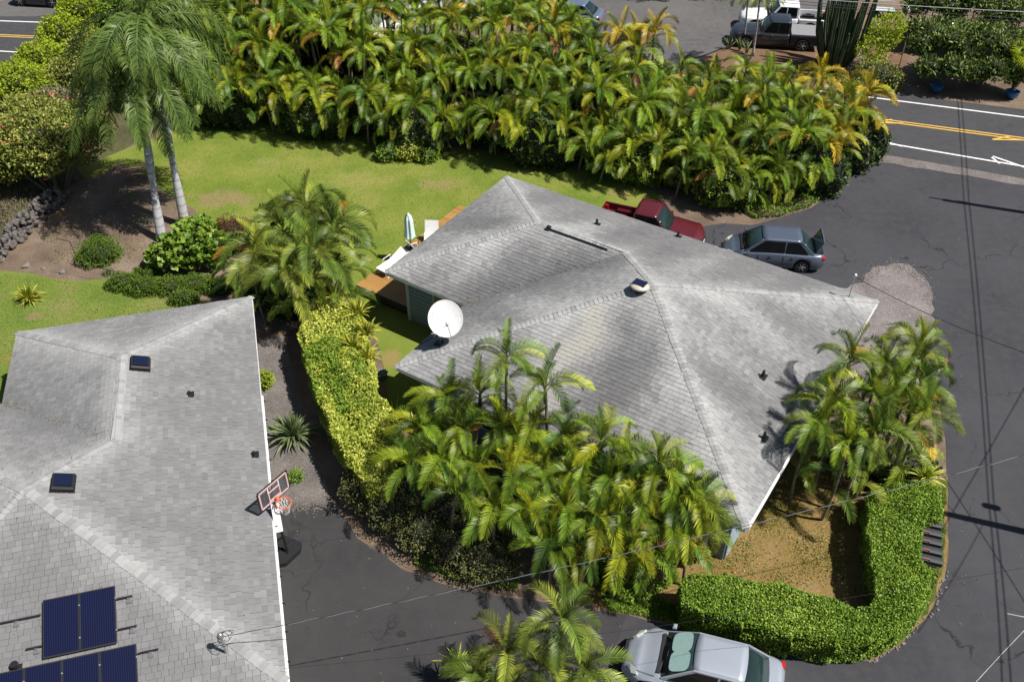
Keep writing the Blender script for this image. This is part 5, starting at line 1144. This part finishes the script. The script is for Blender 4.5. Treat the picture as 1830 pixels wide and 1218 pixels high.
# garden rocks
for x, y, s_, lb in [(48, 477, .45, 'dark rock at the border of the left lawn'), (78, 481, .3, 'smaller dark rock right of the border rock'), (112, 487, .35, 'rock on the dirt above the spiky bush'), (133, 457, .2, 'small pale rock on the bare dirt'), (258, 470, .4, 'grey rounded rock left of the large-leaved shrub'), (290, 490, .22, 'orange-tinted stone by the low shrubs'), (5, 466, .4, 'rock at the foot of the stone wall'), (345, 492, .25, 'pale stone under the large-leaved shrub'), (375, 500, .25, 'stone at the right end of the bed'), (215, 487, .15, 'tiny pale stone beside the grey tuft')]:
    p = G(x, y); tag(link('garden_rock', SM2[int(x) % 5], None, (p.x, p.y, s_ * .15), (0, 0, x), (s_, s_, s_)), lb, 'rock', 'rocks on the dirt bed')
# irrigation hose
m = MB(); m.tube([G(100, 425, .03), G(125, 432, .03), G(135, 455, .03), G(170, 475, .03), G(215, 488, .03), G(300, 495, .03)], .012, 5); tag(m.build('irrigation_hose', 'black'), 'thin black irrigation hose lying across the dirt bed', 'hose')

# --- royal palms
RF = [frond_mesh('frond', 4.3, 64 - 15 * i, -76, 100, .90, .036, .05, 1.0, 50 + i, 'royalfrond', .12, .45, .55, pw=.75, side=(i - 1.5) * .12) for i in range(4)] + [frond_mesh('frond', 3.6, 86, -35, 90, .80, .03, .25, .6, 60, 'royalfrond', .12, .45, .5)]
def royal(label, base, h, topxy, seed, nf=17):
    r = random.Random(seed); t = thing('royal_palm', label, 'palm', (base.x, base.y, 0), 0); tx, ty = topxy.x - base.x, topxy.y - base.y; m = MB()
    pts_ = [(tx * (s_ ** 1.15), ty * (s_ ** 1.15), h * s_) for s_ in np.linspace(0, 1, 14)]; m.tube(pts_, [.27 if i == 0 else .20 + .03 * math.sin(i) - .005 * i for i in range(14)], 14); m.build('trunk', 'royal', t, smooth=True)
    m = MB(); m.tube([(tx, ty, h - .1), (tx, ty, h + .5), (tx, ty, h + 1.1)], [.15, .16, .07], 10); m.build('crownshaft', 'crownshaft', t, smooth=True)
    az = r.uniform(0, 6)
    for i in range(nf):
        az += 2.4 + r.uniform(-.2, .2); k = 4 if i < 3 else (i % 4); s_ = r.uniform(.85, 1.08)
        link('frond', RF[k], t, (tx, ty, h + 1.0 - .03 * i), (r.uniform(-.15, .15), r.uniform(-.1, .15), az), (s_, s_, s_))
royal('left royal palm with pale grey trunk and hanging crown', G(290, 430), 6.4, G(240, 130, 7.4), 5, 30)
royal('right royal palm whose crown reaches the top edge', G(332, 405), 8.4, G(258, 35, 9.4), 6, 30)

# --- areca palms
def near_house(p, extra=.35):
    d = p - Vector((A1.x, A1.y, 0)); a = d.dot(u1); b = d.dot(v1)
    return (-extra < a < 17.09 + extra and -extra < b < 13.07 + extra) and not (a < 3.89 - extra and b > 8.83 + extra)
def put_palm(x, y, h, pal, sc, label, group, seed, nf=12, skirt=0):
    p = G(x, y, h)
    while near_house(Vector((p.x, p.y, 0))) and h < 7:
        if y < 700: h += .15; p = G(x, y, h)
        else: p = p + (v1 if x < 1400 else u1) * .12
    r = random.Random(seed); return areca(p.x, p.y, h, pal, sc, label, group, seed, nf, (r.uniform(-.35, .35), r.uniform(-.25, .25)), skirt)
sd_i = 100
ORD = ['first', 'second', 'third', 'fourth', 'fifth', 'sixth', 'seventh', 'eighth', 'ninth', 'tenth', 'eleventh', 'twelfth', 'thirteenth', 'fourteenth', 'fifteenth', 'sixteenth', 'seventeenth', 'eighteenth', 'nineteenth', 'twentieth']
# boundary row
front = [(255, 205), (330, 232), (400, 240), (470, 246), (560, 258), (650, 274), (740, 288), (870, 296), (960, 312), (1060, 330), (1150, 342), (1210, 365), (1290, 385), (1380, 380), (1440, 358), (1490, 320), (1520, 290)]
back = [(300, 105), (370, 115), (440, 122), (520, 132), (600, 140), (690, 152), (780, 162), (880, 172), (980, 185), (1080, 198), (1170, 212), (1250, 225), (1330, 235), (1410, 246), (1470, 252), (1510, 258), (1530, 270)]
fr = [G(*p) for p in front]; bk = [G(*p) for p in back]
pts_row = []; r = random.Random(11); tries = 0
while tries < 20000 and len(pts_row) < 205:
    tries += 1; s_ = r.random() * (len(fr) - 1.001); i = int(s_); f = s_ - i; d = r.random()
    q = fr[i].lerp(fr[i + 1], f).lerp(bk[i].lerp(bk[i + 1], f), .06 + .9 * d)
    if all((q - o[0]).length > .93 for o in pts_row): pts_row.append((q, d, s_ / (len(fr) - 1)))
seg_names = ['behind the royal palms', 'above the upper lawn', 'above the variegated bush', 'behind the roof tip', 'above the red pickup', 'above the grey sedan']
rank_n = ['front rank', 'middle rank', 'back rank']
pts_row.sort(key=lambda o: o[2]); cnt = {}
for j, (q, d, s_) in enumerate(pts_row):
    sg = min(5, int(s_ * 6)); rk = min(2, int(d * 3)); pal = 'gold' if (sg == 5 and r.random() < .75) or r.random() < .04 else ('row' if r.random() < .75 else 'green')
    h = 2.3 + (3.3 if s_ < .5 else 2.4 if s_ < .62 else 1.0) * d ** .8 + r.uniform(-.6, .7); h = h * (1.15 if sg < 2 else 1)
    if d < .22: h *= .78
    if s_ > .85: h = 1.6 + 1.5 * d + r.uniform(-.3, .5)
    k_ = cnt.get((sg, rk), 0); cnt[(sg, rk)] = k_ + 1
    lb = '%s areca palm, %s from left, %s of the row %s' % ({'gold': 'yellow', 'row': 'yellow-green', 'green': 'green'}[pal], ORD[min(19, k_)], rank_n[rk], seg_names[sg])
    areca(q.x, q.y, h, pal, r.uniform(.72, 1.0), lb, 'areca palms in the boundary row ' + seg_names[sg], 200 + j, 14, (r.uniform(-.5, .5), r.uniform(-.35, .2)), 8 if d < .3 else 0)
# understory of the row
for i in range(17):
    s_ = i / 16 * (len(fr) - 1.001); k = int(s_); q = fr[k].lerp(fr[k + 1], s_ - k).lerp(bk[k].lerp(bk[k + 1], s_ - k), .10 + .16 * (i % 2)); h = 2.2 + .4 * (i % 3)
    bright = i in (10, 11, 12)
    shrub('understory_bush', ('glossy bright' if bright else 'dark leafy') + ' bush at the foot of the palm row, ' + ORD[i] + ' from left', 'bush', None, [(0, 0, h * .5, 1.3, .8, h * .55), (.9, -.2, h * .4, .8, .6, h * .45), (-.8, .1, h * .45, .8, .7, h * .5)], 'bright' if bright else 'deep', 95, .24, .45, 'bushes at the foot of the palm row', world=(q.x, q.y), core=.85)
for i in range(13):
    s_ = i / 12 * .8 * (len(fr) - 1.001); k = int(s_); q = bk[k].lerp(bk[k + 1], s_ - k); h = 3.6 if s_ < 10 else 2.2
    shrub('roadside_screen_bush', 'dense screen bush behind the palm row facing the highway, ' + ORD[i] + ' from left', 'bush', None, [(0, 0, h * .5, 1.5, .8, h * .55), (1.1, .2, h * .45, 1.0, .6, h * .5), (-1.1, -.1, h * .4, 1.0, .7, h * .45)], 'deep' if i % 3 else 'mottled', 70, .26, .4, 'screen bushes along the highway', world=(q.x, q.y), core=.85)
for x, y, h, rr, mt, lb in [(735, 282, 1.0, .9, 'varieg', 'pale variegated bush at the lawn edge below the palm row'), (695, 285, .8, .7, 'bright', 'green bush left of the pale variegated one'), (765, 288, .7, .6, 'lime', 'lime bush right of the pale variegated one'), (1165, 325, 1.6, 1.3, 'bright', 'glossy green bush below the row above the red pickup'), (1110, 312, 1.5, 1.1, 'bright', 'glossy green bush left of the one above the red pickup'), (1225, 335, 1.3, .9, 'bright', 'glossy green bush above the pickup bonnet'), (545, 245, .6, .5, 'lime', 'tiny lime bush at the dark foot of the row'), (515, 235, .7, .7, 'bright', 'small sunlit bush in a gap of the row foot')]:
    shrub('border_bush', lb, 'bush', (x, y), [(0, 0, h * .5, rr, rr * .8, h * .6), (rr * .5, .2, h * .4, rr * .6, rr * .5, h * .5)], mt, 240, .13, .5, core=.75)
# front cluster
fc_ = [(905, 640, 4.6), (975, 690, 4.2), (858, 705, 3.6), (800, 712, 3.4), (752, 765, 3.0), (832, 772, 3.4), (895, 762, 3.6), (955, 765, 3.5), (1010, 785, 3.5), (1085, 775, 4.0), (1140, 805, 3.6), (1205, 790, 4.0), (1225, 835, 3.6), (1272, 862, 3.3), (735, 828, 2.8), (790, 822, 3), (850, 832, 3), (912, 850, 3.2), (972, 845, 3.1), (1030, 855, 3.1), (1092, 862, 3.2), (1150, 872, 3.3), (1212, 892, 3.2), (1245, 908, 2.8), (815, 885, 2.7), (885, 905, 2.7), (950, 915, 2.8), (1012, 912, 2.8), (1070, 928, 2.8), (1130, 932, 2.8), (1190, 940, 2.7), (1235, 955, 2.5), (985, 965, 2.3), (1045, 985, 2.2), (1110, 985, 2.2), (1165, 985, 2.1), (770, 795, 2.6), (1055, 820, 3.3), (930, 800, 3.3)]
def zone(x, y):
    a = 'left' if x < 860 else 'middle' if x < 1080 else 'right'; b = 'upper' if y < 800 else 'central' if y < 900 else 'lower'; return a, b
def tiers(lst, cuts, fmt):
    out = {}
    for ti in range(len(cuts) + 1):
        sel = sorted([p for p in lst if sum(p[1] > c for c in cuts) == ti])
        for k, p in enumerate(sel): out[p] = fmt % (ORD[k], ORD[ti])
    return out
fl_ = tiers(fc_, (720, 800, 845, 890, 935), 'areca palm of the front cluster, %s from left in the %s tier from top')
for x, y, h in fc_:
    a, b = zone(x, y); sd_i += 1; pal = rng.choice(('row', 'green', 'row', 'green', 'row')) if y > 700 else 'green'
    lb = fl_[(x, y, h)]
    if (x, y) == (905, 640): lb = 'tallest areca palm of the front cluster, silhouetted on the main roof'
    if (x, y) == (975, 690): lb = 'thin areca palm with ragged yellow frond standing against the main roof'
    put_palm(x, y, h, pal, .80, lb, 'areca palms, %s %s of the front cluster' % (b, a), sd_i, 11)
rcl = [(1640, 622, 4.8), (1585, 655, 4.4), (1520, 645, 4.5), (1645, 685, 4.3), (1610, 705, 4), (1545, 705, 4), (1485, 720, 4), (1460, 760, 3.8), (1645, 740, 3.8), (1620, 765, 3.5), (1562, 775, 3.6), (1515, 795, 3.4), (1640, 660, 4.2), (1570, 735, 3.8)]
rl_ = tiers(rcl, (670, 715, 770), 'areca palm of the right roof corner clump, %s from left in its %s tier')
for x, y, h in rcl:
    sd_i += 1; lb = rl_[(x, y, h)]; put_palm(x, y, h, rng.choice(('green', 'green', 'row', 'dark')), .80, lb, 'areca palms at the right roof corner', sd_i, 12, 3)
lcl = [(505, 405, 3.6), (548, 375, 4.0), (600, 408, 3.8), (470, 450, 3.2), (560, 450, 3.6), (520, 485, 3.0), (598, 470, 3.0), (455, 480, 2.8)]
ll_ = tiers(lcl, (420, 465), 'dark arching palm of the lawn side clump, %s from left in its %s tier')
for x, y, h in lcl:
    sd_i += 1; lb = ll_[(x, y, h)]; put_palm(x, y, h, 'dark', 1.05, lb, 'arching palms in the clump by the left roof corner', sd_i, 15, 5)
bcl = [(1003, 1105, 3.8, .80, 'tall young palm with upright fronds at the bottom of the picture'), (905, 1165, 2.9, .74, 'palm at the bottom edge left of the tall one'), (965, 1190, 2.5, .72, 'palm at the bottom edge right under the tall one'), (1045, 1195, 2.6, .72, 'palm at the bottom edge nearest the silver sedan'), (865, 1215, 2.4, .7, 'lowest palm at the bottom edge by the yellow spiky plant'), (1010, 1235, 2.2, .7, 'palm cut by the bottom edge in the middle of the clump')]
for x, y, h, s_, lb in bcl:
    sd_i += 1; put_palm(x, y, h, 'dark', s_, lb, 'palms at the bottom edge', sd_i, 12)
# bushes filling under clusters
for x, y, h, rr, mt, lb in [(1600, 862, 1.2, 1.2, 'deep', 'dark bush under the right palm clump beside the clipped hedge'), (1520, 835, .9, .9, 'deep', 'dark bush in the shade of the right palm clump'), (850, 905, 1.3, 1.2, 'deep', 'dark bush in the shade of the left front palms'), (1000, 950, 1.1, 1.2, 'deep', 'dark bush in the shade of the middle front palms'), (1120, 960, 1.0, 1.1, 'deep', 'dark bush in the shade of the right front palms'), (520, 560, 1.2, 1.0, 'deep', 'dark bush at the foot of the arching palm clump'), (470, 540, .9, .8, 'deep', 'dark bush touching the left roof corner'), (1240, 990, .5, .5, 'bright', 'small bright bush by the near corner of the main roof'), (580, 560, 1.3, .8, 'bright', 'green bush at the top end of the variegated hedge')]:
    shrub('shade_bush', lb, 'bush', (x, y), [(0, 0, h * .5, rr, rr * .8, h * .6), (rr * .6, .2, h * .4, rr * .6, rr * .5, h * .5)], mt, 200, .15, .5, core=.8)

# --- far right: cactus, plumeria trees, fan palm, pots, post
cc = G(1490, 122); t = thing('column_cactus', 'tall dark clump of column cactus beside the parked pickups', 'cactus', (cc.x, cc.y, 0), 0); r = random.Random(4)
for i in range(34):
    a = r.uniform(0, 6.28); d = r.uniform(.1, 1.5); h = r.uniform(4.0, 6.6) - d * .8; n = 12; m = MB(); pts_ = [(d * .45 * math.cos(a), d * .45 * math.sin(a), 0), (d * .8 * math.cos(a), d * .8 * math.sin(a), 1.0), (d * math.cos(a), d * math.sin(a), 2), (d * 1.15 * math.cos(a), d * 1.15 * math.sin(a), h * .8), (d * 1.2 * math.cos(a), d * 1.2 * math.sin(a), h)]
    m.tube(pts_, [.13, .15, .15, .14, .06], n); m.V = [tuple(Vector(v)) for v in m.V]
    for row in range(5):
        cx_, cy_, cz_ = pts_[row]
        for k in range(0, n, 2): x, y, z = m.V[row * n + k]; m.V[row * n + k] = (cx_ + (x - cx_) * .62, cy_ + (y - cy_) * .62, z)
    m.build('column', 'cactus', t)
shrub('plumeria_tree', 'open plumeria tree right of the cactus', 'tree', (1560, 128), [(0, 0, 2.4, 1.3, 1.1, .9), (.6, .4, 2.9, .9, .8, .7), (-.6, -.5, 1.6, 1.1, 1, .8)], 'yellowgreen', 75, .24, .32, core=None, thick=.6, up=.5)
for x, y, rr, h, lb in [(1670, 150, 2.0, 3.0, 'big plumeria tree left of the right-hand pair, above the blue pot'), (1740, 152, 2.2, 3.0, 'big plumeria tree with white blooms nearest the right edge'), (1650, 80, 1.8, 3.0, 'plumeria tree at the back near the bare yard'), (1720, 85, 2.2, 3.2, 'plumeria tree at the back under the power lines'), (1800, 100, 2.2, 3.0, 'plumeria tree behind the fan palm')]:
    shrub('plumeria_tree', lb, 'tree', (x, y), [(rr * a_, rr * b_, h * c_ * .95, rr * .48, rr * .45, .6) for a_, b_, c_ in ((0, 0, 1), (.6, -.2, .8), (-.6, .15, .85), (.1, -.7, .62), (-.5, -.55, .55), (.55, .5, .95), (-.3, .7, .95), (.75, -.65, .5))], 'plumeria', 80, .32, .34, 'plumeria trees at the right', core=.7, thick=.6, up=.5, flowers=('whitepetal', 10, .12))
shrub('roadside_bush', 'dark bush between the cactus and the palm row end', 'bush', (1560, 158), [(0, 0, .8, 1.4, 1.0, .9), (.8, -.2, .6, .9, .7, .7)], 'mottled', 130, .16, .45, core=.8)
fp = G(1805, 172); t = thing('fan_palm', 'yellow-green fan palm in a blue pot at the right edge', 'palm', (fp.x, fp.y, 0), 0)
m = MB(); m.tube([(0, 0, 0), (.1, 0, 1.4), (.15, 0, 2.3)], [.14, .12, .1], 10); m.build('trunk', 'bark', t)
def fan_mesh():
    V = [(0, 0, 0)]; Fs = []; T = [.5]; n = 22
    V += [(0, -.02, 0), (.7, 0, .05), (0, .02, 0)]; T += [.5] * 3; Fs.append([1, 2, 3])
    for k in range(n):
        a = R(-115 + 230 * k / (n - 1)); q = len(V); V += [(.7, 0, .05), (.7 + .45 * math.cos(a - .07), .45 * math.sin(a - .07), .05), (.7 + .45 * math.cos(a + .07), .45 * math.sin(a + .07), .10), (.7 + .85 * math.cos(a), .85 * math.sin(a), -.12)]; T += [.3, .5, .7, .9]; Fs += [[q, q + 1, q + 2], [q + 1, q + 3, q + 2]]
    return mesh('fan_leaf', np.array(V), np.array(Fs), 'yellowgreen', tint=T)
fm = fan_mesh(); r = random.Random(9)
for i in range(22): link('fan_leaf', fm, t, (.15, 0, 2.3), (r.uniform(-.4, .4), r.uniform(-.9, .9), i * 2.4), (.95,) * 3)
M['potblue'] = plain('blue_glazed_pot', (.03, .13, .32), .25)
for x, y, lb in [(1671, 165, 'blue glazed pot at the foot of the big plumeria'), (1806, 176, 'turquoise blue pot under the fan palm')]:
    p = G(x, y); m = MB(); m.lathe([(.2, 0), (.36, .3), (.40, .42), (.42, .45), (.36, .45), (.34, .38), (.01, .36)], n=20); o = m.build('plant_pot', 'potblue', None, True); o.location = p; tag(o, lb, 'pot')
p = G(1597, 154); t = thing('thin_post', 'thin leaning grey metal post at the roadside under the plumerias', 'post', (p.x, p.y, 0), 0); m = MB(); m.tube([(0, 0, 0), (.05, .1, 2.6)], .035, 8); m.build('pole', 'metal', t)
m = MB(); m.lathe([(.06, 0), (.05, .06)], n=8); m.build('foot', 'metal', t)
# two slim palms in front of the pickups, with crowns above the frame
for (x, y, tx, ty, h, lb) in [(1345, 100, 1358, 0, 4.4, 'right slim grey palm trunk on the bare island'), (1328, 80, 1337, -6, 4.3, 'left slim grey palm trunk on the bare island')]:
    b = G(x, y); tp = G(tx, ty, h); t = thing('slim_palm', lb, 'palm', (b.x, b.y, 0), 0, 'slim palms on the bare island'); m = MB(); m.tube([(0, 0, 0), (0, 0, .25), ((tp.x - b.x) * .4, (tp.y - b.y) * .4, h * .5), (tp.x - b.x, tp.y - b.y, h)], [.16, .075, .06, .055], 8); m.build('trunk', 'royal', t, True)
    az = 0
    for i in range(13): az += 2.4; o = link('frond', FR['mid' if i % 2 else 'low'][i % 3], t, (tp.x - b.x, tp.y - b.y, h), (0, .1 * (i % 3), az), (.85,) * 3); o.color = (.13, .2, .04, 1)
# teal building at the very top right
bp = G(1735, -25); t = thing('teal_building', 'teal painted low building at the top right edge', 'building', (bp.x, bp.y, 0), R(-9))
M['teal'] = plain('teal_wall_paint', (.015, .16, .22), .7); M['tealtrim'] = plain('pale_teal_trim', (.12, .40, .44), .6)
m = MB(); m.box((1, 4.2, 1.6), (15, 7, 3.2)); m.build('wall', 'teal', t); m = MB(); m.box((1, .4, 3.26), (15.6, 1.0, .12)); m.box((1, 4.2, 3.3), (15.6, 7.6, .1)); m.build('roof', 'tealtrim', t)
m = MB(); m.box((-2, .65, .25), (7, .1, .08)); m.build('base_board', 'tealtrim', t)
for x in (-3, 1, 5): m = MB(); m.box((x, .68, 1.7), (1.4, .06, 1.1)); wf = m.build('window', 'tealtrim', t); m = MB(); m.box((x, .655, 1.7), (1.2, .06, .9)); m.build('pane', 'glassdark', wf)
# small cart and edging stones at the bare yard
cp_ = G(1578, 30); t = thing('yard_cart', 'small dark cart frame behind the bare yard', 'cart', (cp_.x, cp_.y, 0), R(-10)); m = MB(); m.box((0, 0, .5), (1.3, .7, .06)); m.tube([(-.65, -.35, .5), (-.65, -.35, .95), (-.65, .35, .95), (.6, .35, .95)], .025, 6); m.build('frame', 'trimgrey', t); 
for sx in (-.45, .45):
    for sy in (-.3, .3): m = MB(); m.lathe([(.2, -.04), (.2, .04)], c=(sx, sy, .2), n=14, axis='y'); m.build('wheel', 'tyre', t)
for i in range(9):
    q = G(1598, 42).lerp(G(1634, 48), i / 8); o = link('edging_stone', SM2[i % 5], None, (q.x, q.y, .06), (0, 0, i), (.26,) * 3); tag(o, '%s pale edging stone from left in the short row behind the bare yard' % ORD[i], 'stone', 'edging stones by the bare yard')
# far greenery above the row (behind the highway)
for x, y, h, rr, mt, lb in [(600, 30, 2.6, 2.2, 'bright', 'green tree beyond the highway left of the concrete drive'), (520, 18, 3.0, 2.4, 'mottled', 'mottled tree beyond the highway further left'), (430, 10, 3.0, 2.4, 'bright', 'green tree beyond the highway behind the royal palms'), (340, 5, 3.0, 2.6, 'yellowgreen', 'lime tree beyond the highway at the top'), (905, 30, 2.0, 1.8, 'deep', 'dark tree beyond the highway right of the concrete drive'), (960, 15, 2.4, 1.8, 'deep', 'dark tree beyond the highway beside the slate sedan'), (1000, 62, 1.2, 1.1, 'yellowgreen', 'small lime bush in front of the slate sedan'), (1160, -12, 1.6, 2.2, 'mottled', 'bush along the far edge of the parking lot, left'), (1260, -14, 1.6, 2.2, 'mottled', 'bush along the far edge of the parking lot, right')]:
    shrub('far_tree', lb, 'tree', (x, y), [(0, 0, h * .6, rr, rr * .8, h * .6), (rr * .5, -.4, h * .5, rr * .6, rr * .6, h * .5)], mt, 80, .2, .45, core=.8)
for i, (x, y, h) in enumerate([(350, 40, 4.4), (440, 48, 4.4), (520, 56, 4.2), (600, 66, 4), (670, 74, 3.6), (820, 88, 3.4), (1010, 92, 3.2), (380, 20, 4.6), (470, 30, 4.6), (560, 60, 4), (640, 70, 3.6), (700, 82, 3.4), (480, 50, 4.2), (400, 45, 4.4), (860, 85, 3.6), (930, 75, 4), (985, 90, 3.6), (780, 80, 3)]):
    q = G(x, y + 30); areca(q.x, q.y, h * .8, 'row', 1.1, 'areca palm on the highway verge behind the row, at about the %s place from left' % ORD[sorted([350, 440, 520, 600, 670, 820, 1010, 380, 470, 560, 640, 700, 480, 400, 860, 930, 985, 780]).index(x)], 'areca palms on the highway verge', 900 + i, 12)
p = G(1000, 60); tag(None or shrub('russet_shrub', 'rust-brown small shrub beside the slate sedan', 'shrub', (1022, 58), [(0, 0, .7, .6, .6, .6)], 'russet', 260, .12, .45), None)

# ================================================================== utility poles and wires
pl1 = Vector((26.9, 38.5, 0)); pl2 = Vector((19.0, 19.15, 0))
def upole(label, b, h):
    t = thing('utility_pole', label, 'utility pole', b, 0); m = MB(); m.tube([(0, 0, 0), (0, 0, h)], [.17, .12], 12); m.build('pole', 'bark', t)
    m = MB(); m.box((0, 0, h - .5), (2.0, .1, .12), R(-20)); m.build('crossarm', 'bark', t)
    m = MB()
    for x in (-.9, -.3, .3, .9): m.lathe([(.03, h - .44), (.05, h - .36), (.03, h - .28)], c=(x * math.cos(R(-20)), x * math.sin(R(-20)), 0), n=8)
    m.build('insulator', 'white', t)
upole('wooden utility pole beside the side road, upper', pl1, 9.0); upole('wooden utility pole beside the side road, lower', pl2, 7.5)
def wire(label, a, b, sag=.4, rad=.014, mat='black', seg=20):
    a, b = Vector(a), Vector(b); m = MB(); m.tube([a.lerp(b, k / seg) - Vector((0, 0, sag * 4 * (k / seg) * (1 - k / seg))) for k in range(seg + 1)], rad, 5, False); return tag(m.build('overhead_wire', mat), label, 'wire')
M['wiregrey'] = plain('weathered_cable', (.35, .36, .38), .4, .5)
c20 = Vector((math.cos(R(-20)), math.sin(R(-20)), 0))
def cast(px, py, h):      # the point at height h whose shadow falls on the sighted ground point
    g = G(px, py); k = h / math.tan(R(SUN_EL)); return Vector((g.x + math.cos(R(SUN_AZ)) * k, g.y + math.sin(R(SUN_AZ)) * k, h))
for nm_, o_ in (('left', 0), ('right', 9)):
    wire(nm_ + ' overhead wire running along the side road between the utility poles', cast(1722 + o_, 355, 8.6), cast(1766 + o_, 890, 7.4), .1, .02)
    wire(nm_ + ' overhead wire crossing the highway from the upper utility pole', cast(1700 + o_ * .6, 40, 9.2), cast(1722 + o_, 355, 8.6), .05, .02)
    wire(nm_ + ' overhead wire leaving the lower utility pole towards the bottom', cast(1766 + o_, 890, 7.4), cast(1795 + o_ * 2, 1330, 7.0), .1, .02)
wire('overhead wire slanting from the lower pole towards the upper right', cast(1560, 1150, 6.5), cast(1860, 640, 7.5), .1, .016)
wire('second slanting overhead wire above the corner of the side road', cast(1672, 830, 7), cast(1870, 1140, 6.5), .1, .016)
wire('third slanting overhead wire above the corner of the side road', cast(1640, 1130, 6), cast(1760, 930, 7.2), .1, .012)
for (x, y, h, lb) in [(1720, 362, 8.4, 'splice box hanging on the upper span of the roadside wires'), (1771, 905, 7.2, 'transformer hanging by the lower utility pole')]:
    q = cast(x, y, h); m = MB(); m.lathe([(.02, -.3), (.13, -.28), (.13, .28), (.03, .32)], n=12); o = m.build('line_box', 'black'); o.location = q; tag(o, lb, 'box')
for a, b, lb in [((1400, -6), (1840, 22), 'upper thick power line at the top right corner'), ((1370, 2), (1840, 40), 'lower power line at the top right corner'), ((1400, 0), (1840, 34), 'middle power line at the top right corner')]:
    wire(lb, G(*a, 8), G(*b, 8), .05, .02 if 'thick' in lb else .013, 'wiregrey' if 'thick' in lb else 'black')
m1 = w1_(16.15, .82, on1(16.13, .82) + 1.0); wire('service wire from the main roof mast to the upper utility pole', m1, pl2 + Vector((0, 0, 6.6)), .5, .012)
ms_t = ms + Vector((.05, 0, .75)); 
end = G(1850, 808, 6.2)
def twisted(label, a, b, sag, pitch=.95, rad=.008, off_=.012, ph=0, mat='wiregrey'):
    a, b = Vector(a), Vector(b); L_ = (b - a).length; n = int(L_ / pitch * 8); d = (b - a).normalized(); s1 = d.cross(Vector((0, 0, 1))).normalized(); s2 = s1.cross(d); m = MB(); P_ = []
    for k in range(n + 1):
        t_ = k / n; an = 2 * math.pi * t_ * L_ / pitch + ph; P_.append(a.lerp(b, t_) - Vector((0, 0, sag * 4 * t_ * (1 - t_))) + (s1 * math.cos(an) + s2 * math.sin(an)) * off_)
    m.tube(P_, rad, 5, False); return m
mm_ = twisted('', ms_t, end, .35, rad=.0055, off_=.008); t = thing('service_cable', 'long twisted pale and black service cable from the left roof across to the right', 'cable', ms_t)
mm_.V = [tuple(Vector(v) - ms_t) for v in mm_.V]; mm_.build('bare_strand', 'wiregrey', t)
mm_ = twisted('', ms_t, end, .35, rad=.008, off_=.008, ph=math.pi); mm_.V = [tuple(Vector(v) - ms_t) for v in mm_.V]; mm_.build('insulated_strand', 'black', t)
wire('thin cable low over the driveway from the left roof', w2_(16.5, .0, 2.9), G(1850, 1010, 5.6), .4, .005, 'black', 40)
print('objects', len(bpy.data.objects))
